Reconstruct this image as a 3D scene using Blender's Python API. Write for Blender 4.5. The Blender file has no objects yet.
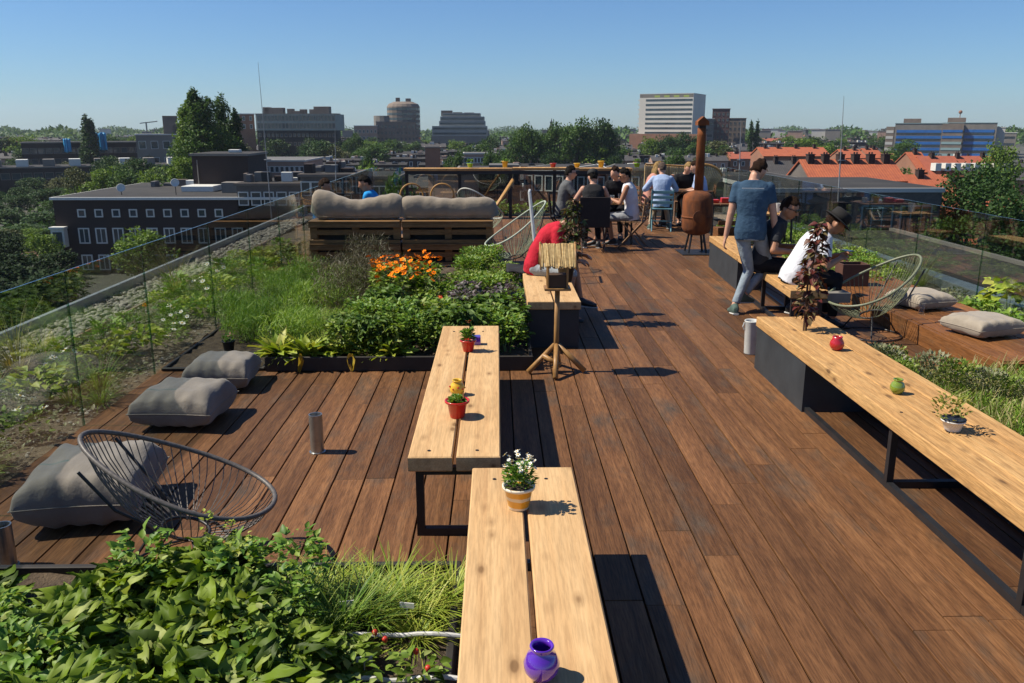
import bpy, math, random
import numpy as np
from mathutils import Vector, Matrix
R=math.radians
rnd=random.Random(7); nr=np.random.RandomState(11)
C=bpy.context.scene.collection
# ------------------------------------------------------------------ camera numbers
CAM=(0.0,0.0,2.05); FPX=840.0; PITCH=math.atan(215.5/FPX); YAW=math.atan(15*math.cos(PITCH)/FPX)
def _ray(x,y):
    u=(x-512)/FPX; v=(341.5-y)/FPX; cp,sp,cy,sy=math.cos(PITCH),math.sin(PITCH),math.cos(YAW),math.sin(YAW)
    return (sy*cp+u*cy+v*sy*sp, cy*cp-u*sy+v*cy*sp, -sp+v*cp)
def G(x,y,Z=0.0):
    d=_ray(x,y); t=(Z-CAM[2])/d[2]; return (d[0]*t,d[1]*t)
def V(x,y,Y):
    d=_ray(x,y); t=Y/d[1]; return (d[0]*t,CAM[2]+d[2]*t)
# ------------------------------------------------------------------ materials
MATS={}
def newmat(name):
    m=bpy.data.materials.new(name); m.use_nodes=True; nt=m.node_tree
    for n in list(nt.nodes): nt.nodes.remove(n)
    o=nt.nodes.new('ShaderNodeOutputMaterial'); return m,nt,o
def nd(nt,t,**k):
    n=nt.nodes.new(t)
    for a,b in k.items():
        if a.startswith('_'): setattr(n,a[1:],b)
        else: n.inputs[a.replace('__',' ')].default_value=b
    return n
def c4(c): return (c[0],c[1],c[2],1)
def ramp(nt,stops):
    r=nt.nodes.new('ShaderNodeValToRGB'); e=r.color_ramp.elements
    while len(e)<len(stops): e.new(0.5)
    for i,(p,c) in enumerate(stops): e[i].position=p; e[i].color=c4(c)
    return r
def noise(nt,vec,scale,detail=4,rough=.55,stretch=None):
    L=nt.links
    if stretch:
        mp=nd(nt,'ShaderNodeMapping'); mp.inputs['Scale'].default_value=stretch; L.new(vec,mp.inputs[0]); vec=mp.outputs[0]
    n=nd(nt,'ShaderNodeTexNoise',Scale=scale,Detail=detail,Roughness=rough); L.new(vec,n.inputs['Vector']); return n
def mix(nt,a,b,f,mode='MIX'):
    m=nt.nodes.new('ShaderNodeMix'); m.data_type='RGBA'; m.blend_type=mode
    for s,i in ((f,0),(a,6),(b,7)):
        if isinstance(s,(int,float)): m.inputs[i].default_value=s
        elif isinstance(s,tuple): m.inputs[i].default_value=c4(s)
        else: nt.links.new(s,m.inputs[i])
    return m.outputs[2]
def soft(name,c1,c2=None,rough=.7,metal=0,scale=6,bump=0,bscale=None,stretch=None,island=0,spec=.4,coat=0,translucent=0):
    """base colour wandering between two tones, optional per-piece tint and relief"""
    if name in MATS: return MATS[name]
    m,nt,o=newmat(name); L=nt.links
    c2=c2 or tuple(x*.75 for x in c1)
    tc=nt.nodes.new('ShaderNodeTexCoord').outputs['Object']
    n=noise(nt,tc,scale,5,.6,stretch); r=ramp(nt,[(.3,c2),(.7,c1)]); L.new(n.outputs[0],r.inputs[0]); col=r.outputs[0]
    if island:
        g=nt.nodes.new('ShaderNodeNewGeometry'); mr=nd(nt,'ShaderNodeMapRange'); mr.inputs[3].default_value=1-island; mr.inputs[4].default_value=1+island
        L.new(g.outputs['Random Per Island'],mr.inputs[0]); col=mix(nt,col,mr.outputs[0],1.0,'MULTIPLY')
    b=nd(nt,'ShaderNodeBsdfPrincipled',Roughness=rough,Metallic=metal); b.inputs['Specular IOR Level'].default_value=spec
    b.inputs['Coat Weight'].default_value=coat
    L.new(col,b.inputs['Base Color'])
    if bump:
        n2=noise(nt,tc,bscale or scale*4,4,.6,stretch); bp=nd(nt,'ShaderNodeBump',Strength=bump,Distance=.02); L.new(n2.outputs[0],bp.inputs['Height']); L.new(bp.outputs[0],b.inputs['Normal'])
    L.new(b.outputs[0],o.inputs[0]); MATS[name]=m; return m
def leafmat(name,cols,trans=.3,rough=.5,spec=.35):
    if name in MATS: return MATS[name]
    m,nt,o=newmat(name); L=nt.links
    g=nt.nodes.new('ShaderNodeNewGeometry')
    r=ramp(nt,[(i/(max(1,len(cols)-1)),c) for i,c in enumerate(cols)]); L.new(g.outputs['Random Per Island'],r.inputs[0])
    tc=nt.nodes.new('ShaderNodeTexCoord').outputs['Object']; n=noise(nt,tc,2.2,3); mr=nd(nt,'ShaderNodeMapRange'); mr.inputs[3].default_value=.65; mr.inputs[4].default_value=1.35; L.new(n.outputs[0],mr.inputs[0])
    col=mix(nt,r.outputs[0],mr.outputs[0],1.0,'MULTIPLY')
    b=nd(nt,'ShaderNodeBsdfPrincipled',Roughness=rough); b.inputs['Specular IOR Level'].default_value=spec; L.new(col,b.inputs['Base Color'])
    t=nt.nodes.new('ShaderNodeBsdfTranslucent'); c2=mix(nt,col,(1.0,1.0,.45),1.0,'MULTIPLY'); L.new(c2,t.inputs[0])
    s=nt.nodes.new('ShaderNodeMixShader'); s.inputs[0].default_value=trans; L.new(b.outputs[0],s.inputs[1]); L.new(t.outputs[0],s.inputs[2]); L.new(s.outputs[0],o.inputs[0])
    MATS[name]=m; return m
def woodmat(name,cols,grey=None,axis=1,isl=.25,rough=.55,knots=0,gscale=1.0,spec=.22,fleck=.34):
    if name in MATS: return MATS[name]
    m,nt,o=newmat(name); L=nt.links
    tc=nt.nodes.new('ShaderNodeTexCoord').outputs['Object']; g=nt.nodes.new('ShaderNodeNewGeometry')
    # every board reads its own piece of the grain
    of=nd(nt,'ShaderNodeMath',_operation='MULTIPLY'); of.inputs[1].default_value=37.0; L.new(g.outputs['Random Per Island'],of.inputs[0])
    cx=nt.nodes.new('ShaderNodeCombineXYZ'); [L.new(of.outputs[0],cx.inputs[i]) for i in range(3)]
    va=nd(nt,'ShaderNodeVectorMath',_operation='ADD'); L.new(tc,va.inputs[0]); L.new(cx.outputs[0],va.inputs[1])
    st=[34*gscale]*3; st[axis]=.8*gscale
    n=noise(nt,va.outputs[0],1.0,5,.62,tuple(st)); st2=[7.0*gscale]*3; st2[axis]=.7*gscale
    n2=noise(nt,va.outputs[0],1.0,4,.6,tuple(st2))
    r=ramp(nt,[(i/(len(cols)-1)*.5+.25,c) for i,c in enumerate(cols)])
    ad=nd(nt,'ShaderNodeMath',_operation='MULTIPLY_ADD'); ad.inputs[1].default_value=.55; L.new(n.outputs[0],ad.inputs[0])
    m2=nd(nt,'ShaderNodeMath',_operation='MULTIPLY'); m2.inputs[1].default_value=.45; L.new(n2.outputs[0],m2.inputs[0]); L.new(m2.outputs[0],ad.inputs[2])
    L.new(ad.outputs[0],r.inputs[0]); col=r.outputs[0]
    mr=nd(nt,'ShaderNodeMapRange'); mr.inputs[3].default_value=1-isl; mr.inputs[4].default_value=1+isl; L.new(g.outputs['Random Per Island'],mr.inputs[0])
    col=mix(nt,col,mr.outputs[0],1.0,'MULTIPLY')
    if grey:
        n3=noise(nt,va.outputs[0],1.0,5,.65,tuple(3.2 if i!=axis else 1.1 for i in range(3))); r3=ramp(nt,[(.53,(0,0,0)),(.74,(1,1,1))]); L.new(n3.outputs[0],r3.inputs[0]); col=mix(nt,col,grey,r3.outputs[0])
    if knots:
        vo=nd(nt,'ShaderNodeTexVoronoi',Scale=1.0); mp=nd(nt,'ShaderNodeMapping'); mp.inputs['Scale'].default_value=tuple(8.5 if i!=axis else 3.6 for i in range(3)); L.new(va.outputs[0],mp.inputs[0]); L.new(mp.outputs[0],vo.inputs['Vector'])
        r4=ramp(nt,[(.09,(1,1,1)),(.14,(.4,.4,.4)),(.25,(0,0,0))]); L.new(vo.outputs['Distance'],r4.inputs[0]); fm=nd(nt,'ShaderNodeMath',_operation='MULTIPLY'); fm.inputs[1].default_value=knots; L.new(r4.outputs[0],fm.inputs[0])
        col=mix(nt,col,(.16,.085,.035),fm.outputs[0])
    if fleck:
        sf=[150*gscale]*3; sf[axis]=9*gscale; n5=noise(nt,va.outputs[0],1.0,3,.6,tuple(sf)); r5=ramp(nt,[(.40,(1-fleck,)*3),(.56,(1,1,1)),(.75,(1+fleck*.35,)*3)]); L.new(n5.outputs[0],r5.inputs[0]); col=mix(nt,col,r5.outputs[0],1.0,'MULTIPLY')
        n6=noise(nt,va.outputs[0],1.0,6,.75,tuple(13 if i!=axis else 1.6 for i in range(3))); r6=ramp(nt,[(.36,(1-fleck*.6,)*3),(.6,(1.06,1.06,1.06))]); L.new(n6.outputs[0],r6.inputs[0]); col=mix(nt,col,r6.outputs[0],1.0,'MULTIPLY')
    b=nd(nt,'ShaderNodeBsdfPrincipled',Roughness=rough); b.inputs['Specular IOR Level'].default_value=spec; L.new(col,b.inputs['Base Color'])
    bp=nd(nt,'ShaderNodeBump',Strength=.5,Distance=.004); L.new(n.outputs[0],bp.inputs['Height']); L.new(bp.outputs[0],b.inputs['Normal'])
    L.new(b.outputs[0],o.inputs[0]); MATS[name]=m; return m
def brickmat(name,c1,c2,mortar,scale=4.0,axis='XZ',bw=.5,bh=.25,rough=.85):
    if name in MATS: return MATS[name]
    m,nt,o=newmat(name); L=nt.links
    tc=nt.nodes.new('ShaderNodeTexCoord').outputs['Object']; sx=nt.nodes.new('ShaderNodeSeparateXYZ'); L.new(tc,sx.inputs[0])
    ad=nd(nt,'ShaderNodeMath',_operation='ADD'); L.new(sx.outputs[0],ad.inputs[0]); L.new(sx.outputs[1],ad.inputs[1])
    cx=nt.nodes.new('ShaderNodeCombineXYZ'); L.new(ad.outputs[0],cx.inputs[0]); L.new(sx.outputs[2],cx.inputs[1])
    bt=nd(nt,'ShaderNodeTexBrick',Scale=scale); bt.inputs['Color1'].default_value=c4(c1); bt.inputs['Color2'].default_value=c4(c2); bt.inputs['Mortar'].default_value=c4(mortar); bt.inputs['Brick Width'].default_value=bw; bt.inputs['Row Height'].default_value=bh; bt.inputs['Mortar Size'].default_value=.015
    L.new(cx.outputs[0],bt.inputs['Vector']); n=noise(nt,tc,.35,5,.65); mr=nd(nt,'ShaderNodeMapRange'); mr.inputs[3].default_value=.6; mr.inputs[4].default_value=1.4; L.new(n.outputs[0],mr.inputs[0])
    col=mix(nt,bt.outputs[0],mr.outputs[0],1.0,'MULTIPLY'); b=nd(nt,'ShaderNodeBsdfPrincipled',Roughness=rough); L.new(col,b.inputs['Base Color']); L.new(b.outputs[0],o.inputs[0]); MATS[name]=m; return m
def glassmat(name,tint=(.9,.96,.94),ior=2.05,rough=.0):
    if name in MATS: return MATS[name]
    m,nt,o=newmat(name); L=nt.links; t=nt.nodes.new('ShaderNodeBsdfTransparent'); t.inputs[0].default_value=c4(tint)
    g=nd(nt,'ShaderNodeBsdfGlossy',Roughness=rough); g.inputs[0].default_value=(1,1,1,1); f=nd(nt,'ShaderNodeFresnel',IOR=ior); ge=nt.nodes.new('ShaderNodeNewGeometry'); mi_=nd(nt,'ShaderNodeMapRange'); mi_.inputs[3].default_value=ior; mi_.inputs[4].default_value=1/ior; L.new(ge.outputs['Backfacing'],mi_.inputs[0]); L.new(mi_.outputs[0],f.inputs['IOR']); s=nt.nodes.new('ShaderNodeMixShader')
    L.new(f.outputs[0],s.inputs[0]); L.new(t.outputs[0],s.inputs[1]); L.new(g.outputs[0],s.inputs[2]); L.new(s.outputs[0],o.inputs[0]); MATS[name]=m; return m
def roofmat(name,c1,c2,period=.3):
    """tiled roof: rows of tiles with uneven tone"""
    if name in MATS: return MATS[name]
    m,nt,o=newmat(name); L=nt.links
    tc=nt.nodes.new('ShaderNodeTexCoord').outputs['Object']; w=nd(nt,'ShaderNodeTexWave',Scale=1.0/period/3.14,Distortion=.4); w.wave_type='BANDS'; w.bands_direction='X'; L.new(tc,w.inputs['Vector'])
    n=noise(nt,tc,1.4,6,.7); r=ramp(nt,[(.3,c2),(.7,c1)]); L.new(n.outputs[0],r.inputs[0]); mr=nd(nt,'ShaderNodeMapRange'); mr.inputs[3].default_value=.75; mr.inputs[4].default_value=1.1; L.new(w.outputs[0],mr.inputs[0])
    col=mix(nt,r.outputs[0],mr.outputs[0],1.0,'MULTIPLY'); b=nd(nt,'ShaderNodeBsdfPrincipled',Roughness=.8); L.new(col,b.inputs['Base Color']); L.new(b.outputs[0],o.inputs[0]); MATS[name]=m; return m
# ------------------------------------------------------------------ mesh building
class MB:
    def __init__(s): s.v=[]; s.f=[]; s.mi=[]; s.cur=0
    def add(s,vs,fs):
        k=len(s.v); s.v+= [tuple(p) for p in vs]; s.f+=[tuple(i+k for i in f) for f in fs]; s.mi+=[s.cur]*len(fs); return s
    def box(s,x0,x1,y0,y1,z0,z1,M=None):
        vs=[(x,y,z) for z in (z0,z1) for y in (y0,y1) for x in (x0,x1)]
        if M is not None: vs=[M@Vector(p) for p in vs]
        return s.add(vs,[(0,2,3,1),(4,5,7,6),(0,1,5,4),(2,6,7,3),(0,4,6,2),(1,3,7,5)])
    def bevbox(s,x0,x1,y0,y1,z0,z1,b=.005,M=None):
        vs=[];fs=[]
        for (z,i) in ((z0,b),(z0+b,0),(z1-b,0),(z1,b)):
            vs+=[(x0+i+b*0,y0+i,z),(x1-i,y0+i,z),(x1-i,y1-i,z),(x0+i,y1-i,z)]
        fs.append((3,2,1,0)); fs.append((12,13,14,15))
        for r in range(3):
            for k in range(4): a=r*4+k; c=r*4+(k+1)%4; fs.append((a,c,c+4,a+4))
        if M is not None: vs=[M@Vector(p) for p in vs]
        return s.add(vs,fs)
    def tube(s,pts,rad,n=8,closed=False,caps=True,flat=1.0):
        pts=[Vector(p) for p in pts]; N=len(pts); rad=rad if isinstance(rad,(list,tuple)) else [rad]*N
        vs=[];prev=None
        for i,p in enumerate(pts):
            a=pts[(i-1)%N] if (closed or i>0) else p; b=pts[(i+1)%N] if (closed or i<N-1) else p
            d=(b-a); d=d.normalized() if d.length>1e-9 else Vector((0,0,1))
            if prev is None:
                u=d.orthogonal().normalized()
            else:
                u=(prev-d*prev.dot(d)); u=u.normalized() if u.length>1e-6 else d.orthogonal().normalized()
            prev=u; w=d.cross(u)
            for k in range(n):
                t=2*math.pi*k/n; vs.append(p+u*math.cos(t)*rad[i]+w*math.sin(t)*rad[i]*flat)
        fs=[]
        for i in range(N if closed else N-1):
            j=(i+1)%N
            for k in range(n): fs.append((i*n+k,i*n+(k+1)%n,j*n+(k+1)%n,j*n+k))
        if caps and not closed: fs.append(tuple(range(n-1,-1,-1))); fs.append(tuple((N-1)*n+k for k in range(n)))
        return s.add(vs,fs)
    def lathe(s,prof,n=24,c=(0,0,0),M=None,capb=True,capt=True):
        vs=[];fs=[]
        for r,z in prof:
            for k in range(n): t=2*math.pi*k/n; vs.append((c[0]+r*math.cos(t),c[1]+r*math.sin(t),c[2]+z))
        for i in range(len(prof)-1):
            for k in range(n): fs.append((i*n+k,i*n+(k+1)%n,(i+1)*n+(k+1)%n,(i+1)*n+k))
        if capb and prof[0][0]>1e-4: fs.append(tuple(range(n-1,-1,-1)))
        if capt and prof[-1][0]>1e-4: fs.append(tuple((len(prof)-1)*n+k for k in range(n)))
        if M is not None: vs=[M@Vector(p) for p in vs]
        return s.add(vs,fs)
    def ball(s,c,r,nu=12,nv=8,M=None):
        r=r if isinstance(r,(tuple,list)) else (r,r,r); vs=[];fs=[]
        for i in range(nv+1):
            ph=math.pi*i/nv
            for k in range(nu): t=2*math.pi*k/nu; vs.append((r[0]*math.sin(ph)*math.cos(t),r[1]*math.sin(ph)*math.sin(t),-r[2]*math.cos(ph)))
        for i in range(nv):
            for k in range(nu): fs.append((i*nu+k,i*nu+(k+1)%nu,(i+1)*nu+(k+1)%nu,(i+1)*nu+k))
        if M is not None: vs=[M@Vector(p) for p in vs]
        vs=[(p[0]+c[0],p[1]+c[1],p[2]+c[2]) for p in vs]
        return s.add(vs,fs)
    def ext(s,poly,y0,y1,M=None):
        """polygon in XZ pushed along Y"""
        n=len(poly); vs=[(x,y0,z) for x,z in poly]+[(x,y1,z) for x,z in poly]
        fs=[tuple(range(n)),tuple(range(2*n-1,n-1,-1))]+[(i,i+n,(i+1)%n+n,(i+1)%n) for i in range(n)]
        if M is not None: vs=[M@Vector(p) for p in vs]
        return s.add(vs,fs)
    def build(s,name,mats,parent=None,smooth=False,**k):
        mats=mats if isinstance(mats,(list,tuple)) else [mats]
        me=bpy.data.meshes.new(name); me.from_pydata(s.v,[],s.f); me.validate(verbose=False)
        for m in mats: me.materials.append(m)
        if len(me.polygons)==len(s.mi): me.polygons.foreach_set('material_index',s.mi)
        if smooth: me.polygons.foreach_set('use_smooth',[True]*len(me.polygons))
        me.update(); o=bpy.data.objects.new(name,me); C.objects.link(o)
        if parent is not None: o.parent=parent
        tag(o,**k); return o
def tag(o,label=None,cat=None,group=None,kind=None,loc=None,rz=None):
    if label: o['label']=label
    if cat: o['category']=cat
    if group: o['group']=group
    if kind: o['kind']=kind
    if loc is not None: o.location=loc
    if rz is not None: o.rotation_euler=(0,0,rz)
def thing(name,label,cat,loc=(0,0,0),rz=0,group=None):
    o=bpy.data.objects.new(name,None); o.empty_display_size=.1; C.objects.link(o); tag(o,label,cat,group,None,loc,rz); return o
def dup(root,loc,rz=0,label=None,group=None,scale=None,parent=None):
    r=root.copy(); C.objects.link(r); r.location=loc; r.rotation_euler=(0,0,rz)
    if label: r['label']=label
    if group: r['group']=group
    if scale: r.scale=scale
    for ch in list(root.children):
        c=ch.copy(); C.objects.link(c); c.parent=r
        for g in list(ch.children):
            d=g.copy(); C.objects.link(d); d.parent=c
    return r
def npmesh(name,V_,F_,mats,parent=None,midx=None,smooth=False,**k):
    """V_ (n,3), F_ (m,q) arrays"""
    me=bpy.data.meshes.new(name); V_=np.asarray(V_,dtype=np.float32); F_=np.asarray(F_,dtype=np.int32); q=F_.shape[1]
    me.vertices.add(len(V_)); me.vertices.foreach_set('co',V_.ravel()); me.loops.add(F_.size); me.loops.foreach_set('vertex_index',F_.ravel())
    me.polygons.add(len(F_)); me.polygons.foreach_set('loop_start',np.arange(0,F_.size,q,dtype=np.int32))
    for m in (mats if isinstance(mats,(list,tuple)) else [mats]): me.materials.append(m)
    if midx is not None: me.polygons.foreach_set('material_index',np.asarray(midx,dtype=np.int32))
    if smooth: me.polygons.foreach_set('use_smooth',np.ones(len(F_),dtype=bool))
    if not smooth and q==4 and 'leaves' in name: me.polygons.foreach_set('use_smooth',np.ones(len(F_),dtype=bool))
    me.update(calc_edges=True); o=bpy.data.objects.new(name,me); C.objects.link(o)
    if parent is not None: o.parent=parent
    tag(o,**k); return o
def scat(T,F,pos,yaw,pitch,roll,sc):
    """copies of template leaf T,F: long axis +Y, turned by roll (Y), pitch (X), yaw (Z)"""
    T=np.asarray(T,float); F=np.asarray(F,int); M=len(pos); pos=np.asarray(pos,float); sc=np.asarray(sc,float)
    if sc.ndim==1: sc=np.stack([sc]*3,1)
    cy,sy=np.cos(yaw),np.sin(yaw); cp,sp=np.cos(pitch),np.sin(pitch); cr,sr=np.cos(roll),np.sin(roll)
    P=T[None]*sc[:,None]; x,y,z=P[...,0],P[...,1],P[...,2]
    x,z=x*cr[:,None]+z*sr[:,None],-x*sr[:,None]+z*cr[:,None]
    y,z=y*cp[:,None]-z*sp[:,None],y*sp[:,None]+z*cp[:,None]
    x,y=x*cy[:,None]-y*sy[:,None],x*sy[:,None]+y*cy[:,None]
    W=np.stack([x,y,z],-1)+pos[:,None]; FF=F[None]+(np.arange(M)*len(T))[:,None,None]
    return W.reshape(-1,3),FF.reshape(-1,F.shape[1])
def cat_(parts):
    Vs=[];Fs=[];k=0;mi=[]
    for j,p in enumerate(parts):
        v,f=p[0],p[1]; Vs.append(v); Fs.append(f+k); k+=len(v); mi.append(np.full(len(f),p[2] if len(p)>2 else 0))
    return np.concatenate(Vs),np.concatenate(Fs),np.concatenate(mi)
U=lambda a,b,n: nr.uniform(a,b,n)
# leaf templates -----------------------------------------------------------
DIA=([(0,0,0),(.32,.45,.06),(0,1,-.05),(-.32,.45,.06)],[(0,1,2,3)])
def broad(nw=2,nl=5,w=.36,arch=.35,ruf=.05,cup=.12):
    T=[];F=[];prof=[.12,.75,1.0,.85,.5,.05] if nl==5 else [.2,1.0,.7,.08]
    for i in range(nl+1):
        t=i/nl; ww=w*prof[i]
        for k in range(-nw,nw+1):
            s=k/nw; T.append((s*ww, t, -arch*t*t+cup*abs(s)*ww*2+ruf*math.sin(7*t+5*s)*abs(s)))
    q=2*nw+1
    for i in range(nl):
        for k in range(2*nw): a=i*q+k; F.append((a,a+1,a+1+q,a+q))
    return T,F
BROAD=broad(); SMALL=broad(1,3,.34,.25,.03,.2)
def bladeT(w=.02,bend=.5,n=4):
    T=[];F=[]
    for i in range(n+1):
        t=i/n; ww=w*(1-t*.9); z=-bend*t*t; T+=[(-ww,t,z),(ww,t,z)]
    for i in range(n): F.append((2*i,2*i+1,2*i+3,2*i+2))
    return T,F
BLADE=bladeT(); HAIR=bladeT(.045,.25,2)
# ================================================================== terrace
DECKW=woodmat('deck_wood',[(.062,.026,.011),(.140,.064,.026),(.235,.115,.048)],grey=(.075,.058,.042),isl=.3,rough=.62)
STEPW=woodmat('step_wood',[(.10,.04,.014),(.19,.078,.026),(.28,.12,.042)],grey=(.11,.07,.04),isl=.25,axis=1)
PINE=woodmat('pine_wood',[(.36,.195,.085),(.50,.315,.15),(.60,.41,.215)],isl=.08,rough=.8,knots=.85,gscale=.8,fleck=.16)
PINEO=woodmat('pine_orange',[(.30,.15,.05),(.46,.26,.10),(.58,.37,.16)],isl=.14,rough=.75,knots=.9,fleck=.28)
PALW=woodmat('pallet_wood',[(.12,.06,.02),(.24,.13,.05),(.38,.22,.09)],grey=(.12,.10,.075),isl=.35,axis=0)
BLACK=soft('black_steel',(.018,.019,.021),(.012,.012,.014),rough=.45,scale=9)
PANEL=soft('dark_panel',(.035,.042,.048),(.022,.027,.032),rough=.55,scale=5,bump=.05)
ALU=soft('brushed_steel',(.42,.43,.42),(.3,.31,.3),rough=.35,metal=.9,scale=14)
GLASS=glassmat('clear_glass',(.82,.855,.84)); 
EDGE=glassmat('glass_edge',(.42,.62,.56),1.15)
CONC=soft('pale_concrete',(.30,.31,.31),(.2,.21,.21),rough=.8,scale=7,bump=.2)
SOIL=soft('soil',(.10,.072,.045),(.035,.024,.015),rough=1,scale=14,bump=.8,bscale=60)
GRAV=soft('roof_substrate',(.20,.165,.12),(.07,.055,.035),rough=1,scale=22,bump=1,bscale=90)
# deck boards, one sheet of separate planks
def planks(m,x0,x1,y0,y1,z,w=.181,gap=.009,th=.03,lo=1.6,hi=4.2,off=0,along='y'):
    n=int(math.ceil((x1-x0)/w)); 
    for i in range(-1,n+1):
        a=x0+off+i*w; b=a+w-gap
        a=max(a,x0); b=min(b,x1)
        if b-a<.02: continue
        y=y0-rnd.uniform(0,2)
        while y<y1:
            L=rnd.uniform(lo,hi); c=max(y,y0); d=min(y+L-.003,y1); dz=rnd.uniform(-.0012,.0012)
            if d-c>.02:
                if along=='y': m.bevbox(a,b,c,d,z-th+dz,z+dz,.002)
                else: m.bevbox(c,d,a,b,z-th+dz,z+dz,.002)
            y+=L
    return m
XL,XR,YB=-2.93,5.45,20.3
xg=G(582,400)[0]; off=((xg-XL)%.181)
m=MB(); planks(m,XL,4.16,-.6,YB-.5,0,off=off-.181+.0035); m.build('deck',DECKW,kind='structure')
m=MB(); m.box(-4.95,7.0,-3,YB+1.5,-.6,-.12); m.build('terrace_floor',soft('membrane',(.02,.018,.016),rough=.9),kind='structure')
BW=brickmat('own_brick',(.12,.07,.05),(.09,.055,.04),(.12,.11,.1))
t=thing('host_building','dark brick block carrying the roof terrace','building',(0,0,0))
m=MB(); m.box(-4.9,6.95,-3.0,YB+1.4,-15,-.62); m.build('wall',BW,t)
# soil strips left and right of the glass and behind it
def ground_sheet(name,x0,x1,y0,y1,z,mat_,amp=.03,res=.12,**k):
    nx=max(2,int((x1-x0)/res)); ny=max(2,int((y1-y0)/res)); X,Y=np.meshgrid(np.linspace(x0,x1,nx+1),np.linspace(y0,y1,ny+1)); Z=z+amp*(np.sin(X*3.1+Y*1.3)+np.sin(X*1.7-Y*2.3)+nr.uniform(-1,1,X.shape))*.5
    V_=np.stack([X.ravel(),Y.ravel(),Z.ravel()],1); a=(np.arange(ny)[:,None]*(nx+1)+np.arange(nx)[None]).ravel(); F_=np.stack([a,a+1,a+nx+2,a+nx+1],1)
    return npmesh(name,V_,F_,mat_,smooth=True,kind='structure')
ground_sheet('soil',-4.2,XL+.0,-1,YB,-.015,GRAV,.03)
ground_sheet('soil',5.05,5.82,-1,YB,-.0,GRAV,.03)
ground_sheet('gravel',-4.75,-4.18,-1,YB,-.05,GRAV,.02)
# parapet edges
def kerb(name,label,x0,x1,y0,y1,z0,z1,mat_,cat='kerb'):
    m=MB()
    y=y0
    while y<y1-.1:
        e=min(y+2.4,y1); m.bevbox(x0,x1,y,e-.008,z0,z1,.004); y=e
    return m.build(name,mat_,label=label,cat=cat)
ZINC=soft('zinc_cap',(.36,.38,.38),(.26,.28,.28),rough=.5,metal=.3,scale=5)
kerb('roof_parapet','thin pale metal parapet edge beyond the round pebbles and the left glass',-4.82,-4.76,-1,YB+1,-.3,.12,ZINC,'parapet')
kerb('roof_parapet','grey metal parapet strip behind the glass beside the flat black roof',5.82,6.06,-1,YB+1,-.3,.1,ZINC,'parapet')
t=soft('edging_steel',(.42,.36,.30),(.30,.13,.05),rough=.6,scale=3)
kerb('garden_edging','thin rusty and whitish metal edging between the soil and the round pebbles',-4.19,-4.165,-1,16,-.1,.035,t,'edging')
# glass balustrades
def balustrade(label,p0,p1,seams,axis,z0=-.05,z1=1.1):
    t=thing('glass_balustrade',label,'balustrade',(0,0,0))
    for a,b in zip(seams[:-1],seams[1:]):
        m=MB()
        if axis=='y': m.box(p0-.006,p0+.006,a+.006,b-.006,z0,z1)
        else: m.box(a+.006,b-.006,p0-.006,p0+.006,z0,z1)
        g=m.build('glass_pane',GLASS,t)
        m=MB()
        if axis=='y': m.box(p0-.0068,p0+.0068,b-.0058,b+.0052,z0,z1)
        else: m.box(b-.0058,b+.0052,p0-.0068,p0+.0068,z0,z1)
        m.build('pane_edge',EDGE,g)
    return t
balustrade('clear frameless glass balustrade beside the grey floor cushions',XL,0,[-.0,1.4,2.82,4.24,5.66,6.93,8.55,9.95,11.35,12.8,14.2,15.6,17.0,18.5,20.2],'y')
balustrade('clear frameless glass balustrade behind the two beige cushions',XR,0,[1.6,3.2,4.8,6.3,7.8,9.3,10.8,12.3,13.8,15.3,16.8,18.4,20.2],'y')
balustrade('clear glass balustrade across the far end behind the high bar',YB-.08,0,[XL+.02,-1.5,0,1.5,3.0,4.3,XR-.02],'x')
# ------------------------------------------------------------------ benches
def frame_loop(m,x0,x1,y,z0,z1,t=.04):
    m.box(x0,x0+t,y,y+t,z0,z1); m.box(x1-t,x1,y,y+t,z0,z1); m.box(x0+t,x1-t,y,y+t,z0,z0+t); m.box(x0+t,x1-t,y,y+t,z1-t,z1)
def bench(label,x0,x1,y0,y1,n,legs,rails=True,mat_=None,top=.46,th=.08,gap=.02,panel=None,rz=0,pan_side=False,ragged=0,group=None):
    mat_=mat_ or PINE
    ox,oy=(x0+x1)/2,y0; t=thing('bench',label,'bench',(ox,oy,0),rz,group)
    x0-=ox;x1-=ox;y1-=oy
    w=(x1-x0-gap*(n-1))/n
    for i in range(n):
        m=MB(); a=x0+i*(w+gap); e=rnd.uniform(0,ragged); m.bevbox(a,a+w,e*.4,y1-e,top-th,top+rnd.uniform(-.002,.002),.006); pk=m.build('plank',mat_,t)
        for yy in legs:
            m=MB(); m.lathe([(.009,.0),(.009,.002),(.004,.0025),(.004,.001)],10,c=(a+w/2+rnd.uniform(-.02,.02),yy-oy+.02,top+.0015)); m.build('bolt',BLACK,pk)
    for y in legs:
        m=MB(); frame_loop(m,x0+.03,x1-.03,y-oy,0,top-th-.002); m.build('leg_frame',BLACK,t)
    if rails:
        m=MB()
        for xx in (x0+.03,x1-.07):
            m.box(xx+.001,xx+.039,.12,y1-.1,.0015,.0385)
        m.build('floor_rail',BLACK,t)
    if panel:
        m=MB(); a,b=panel[0]-oy,panel[1]-oy; m.box(x0+.012,x1-.012,a,b,.0,top-th-.003); m.build('panel_box',PANEL,t)
    return t
b1=bench('pale two-plank bench carrying the two red pots, beside the big herb bed',-.45,.01,3.9,6.72,2,(3.96,6.5),rails=False)
b2=bench('nearest pale two-plank bench, holding the striped pot of daisies and the purple jar',-.125,.355,1.15,3.76,2,(1.4,3.6),rails=False,gap=.018)
b3=bench('pale plank bench with solid dark base behind the bamboo bird feeder',.28,.78,7.7,9.8,2,(),rails=False,panel=(7.75,9.75),gap=.015)
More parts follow.
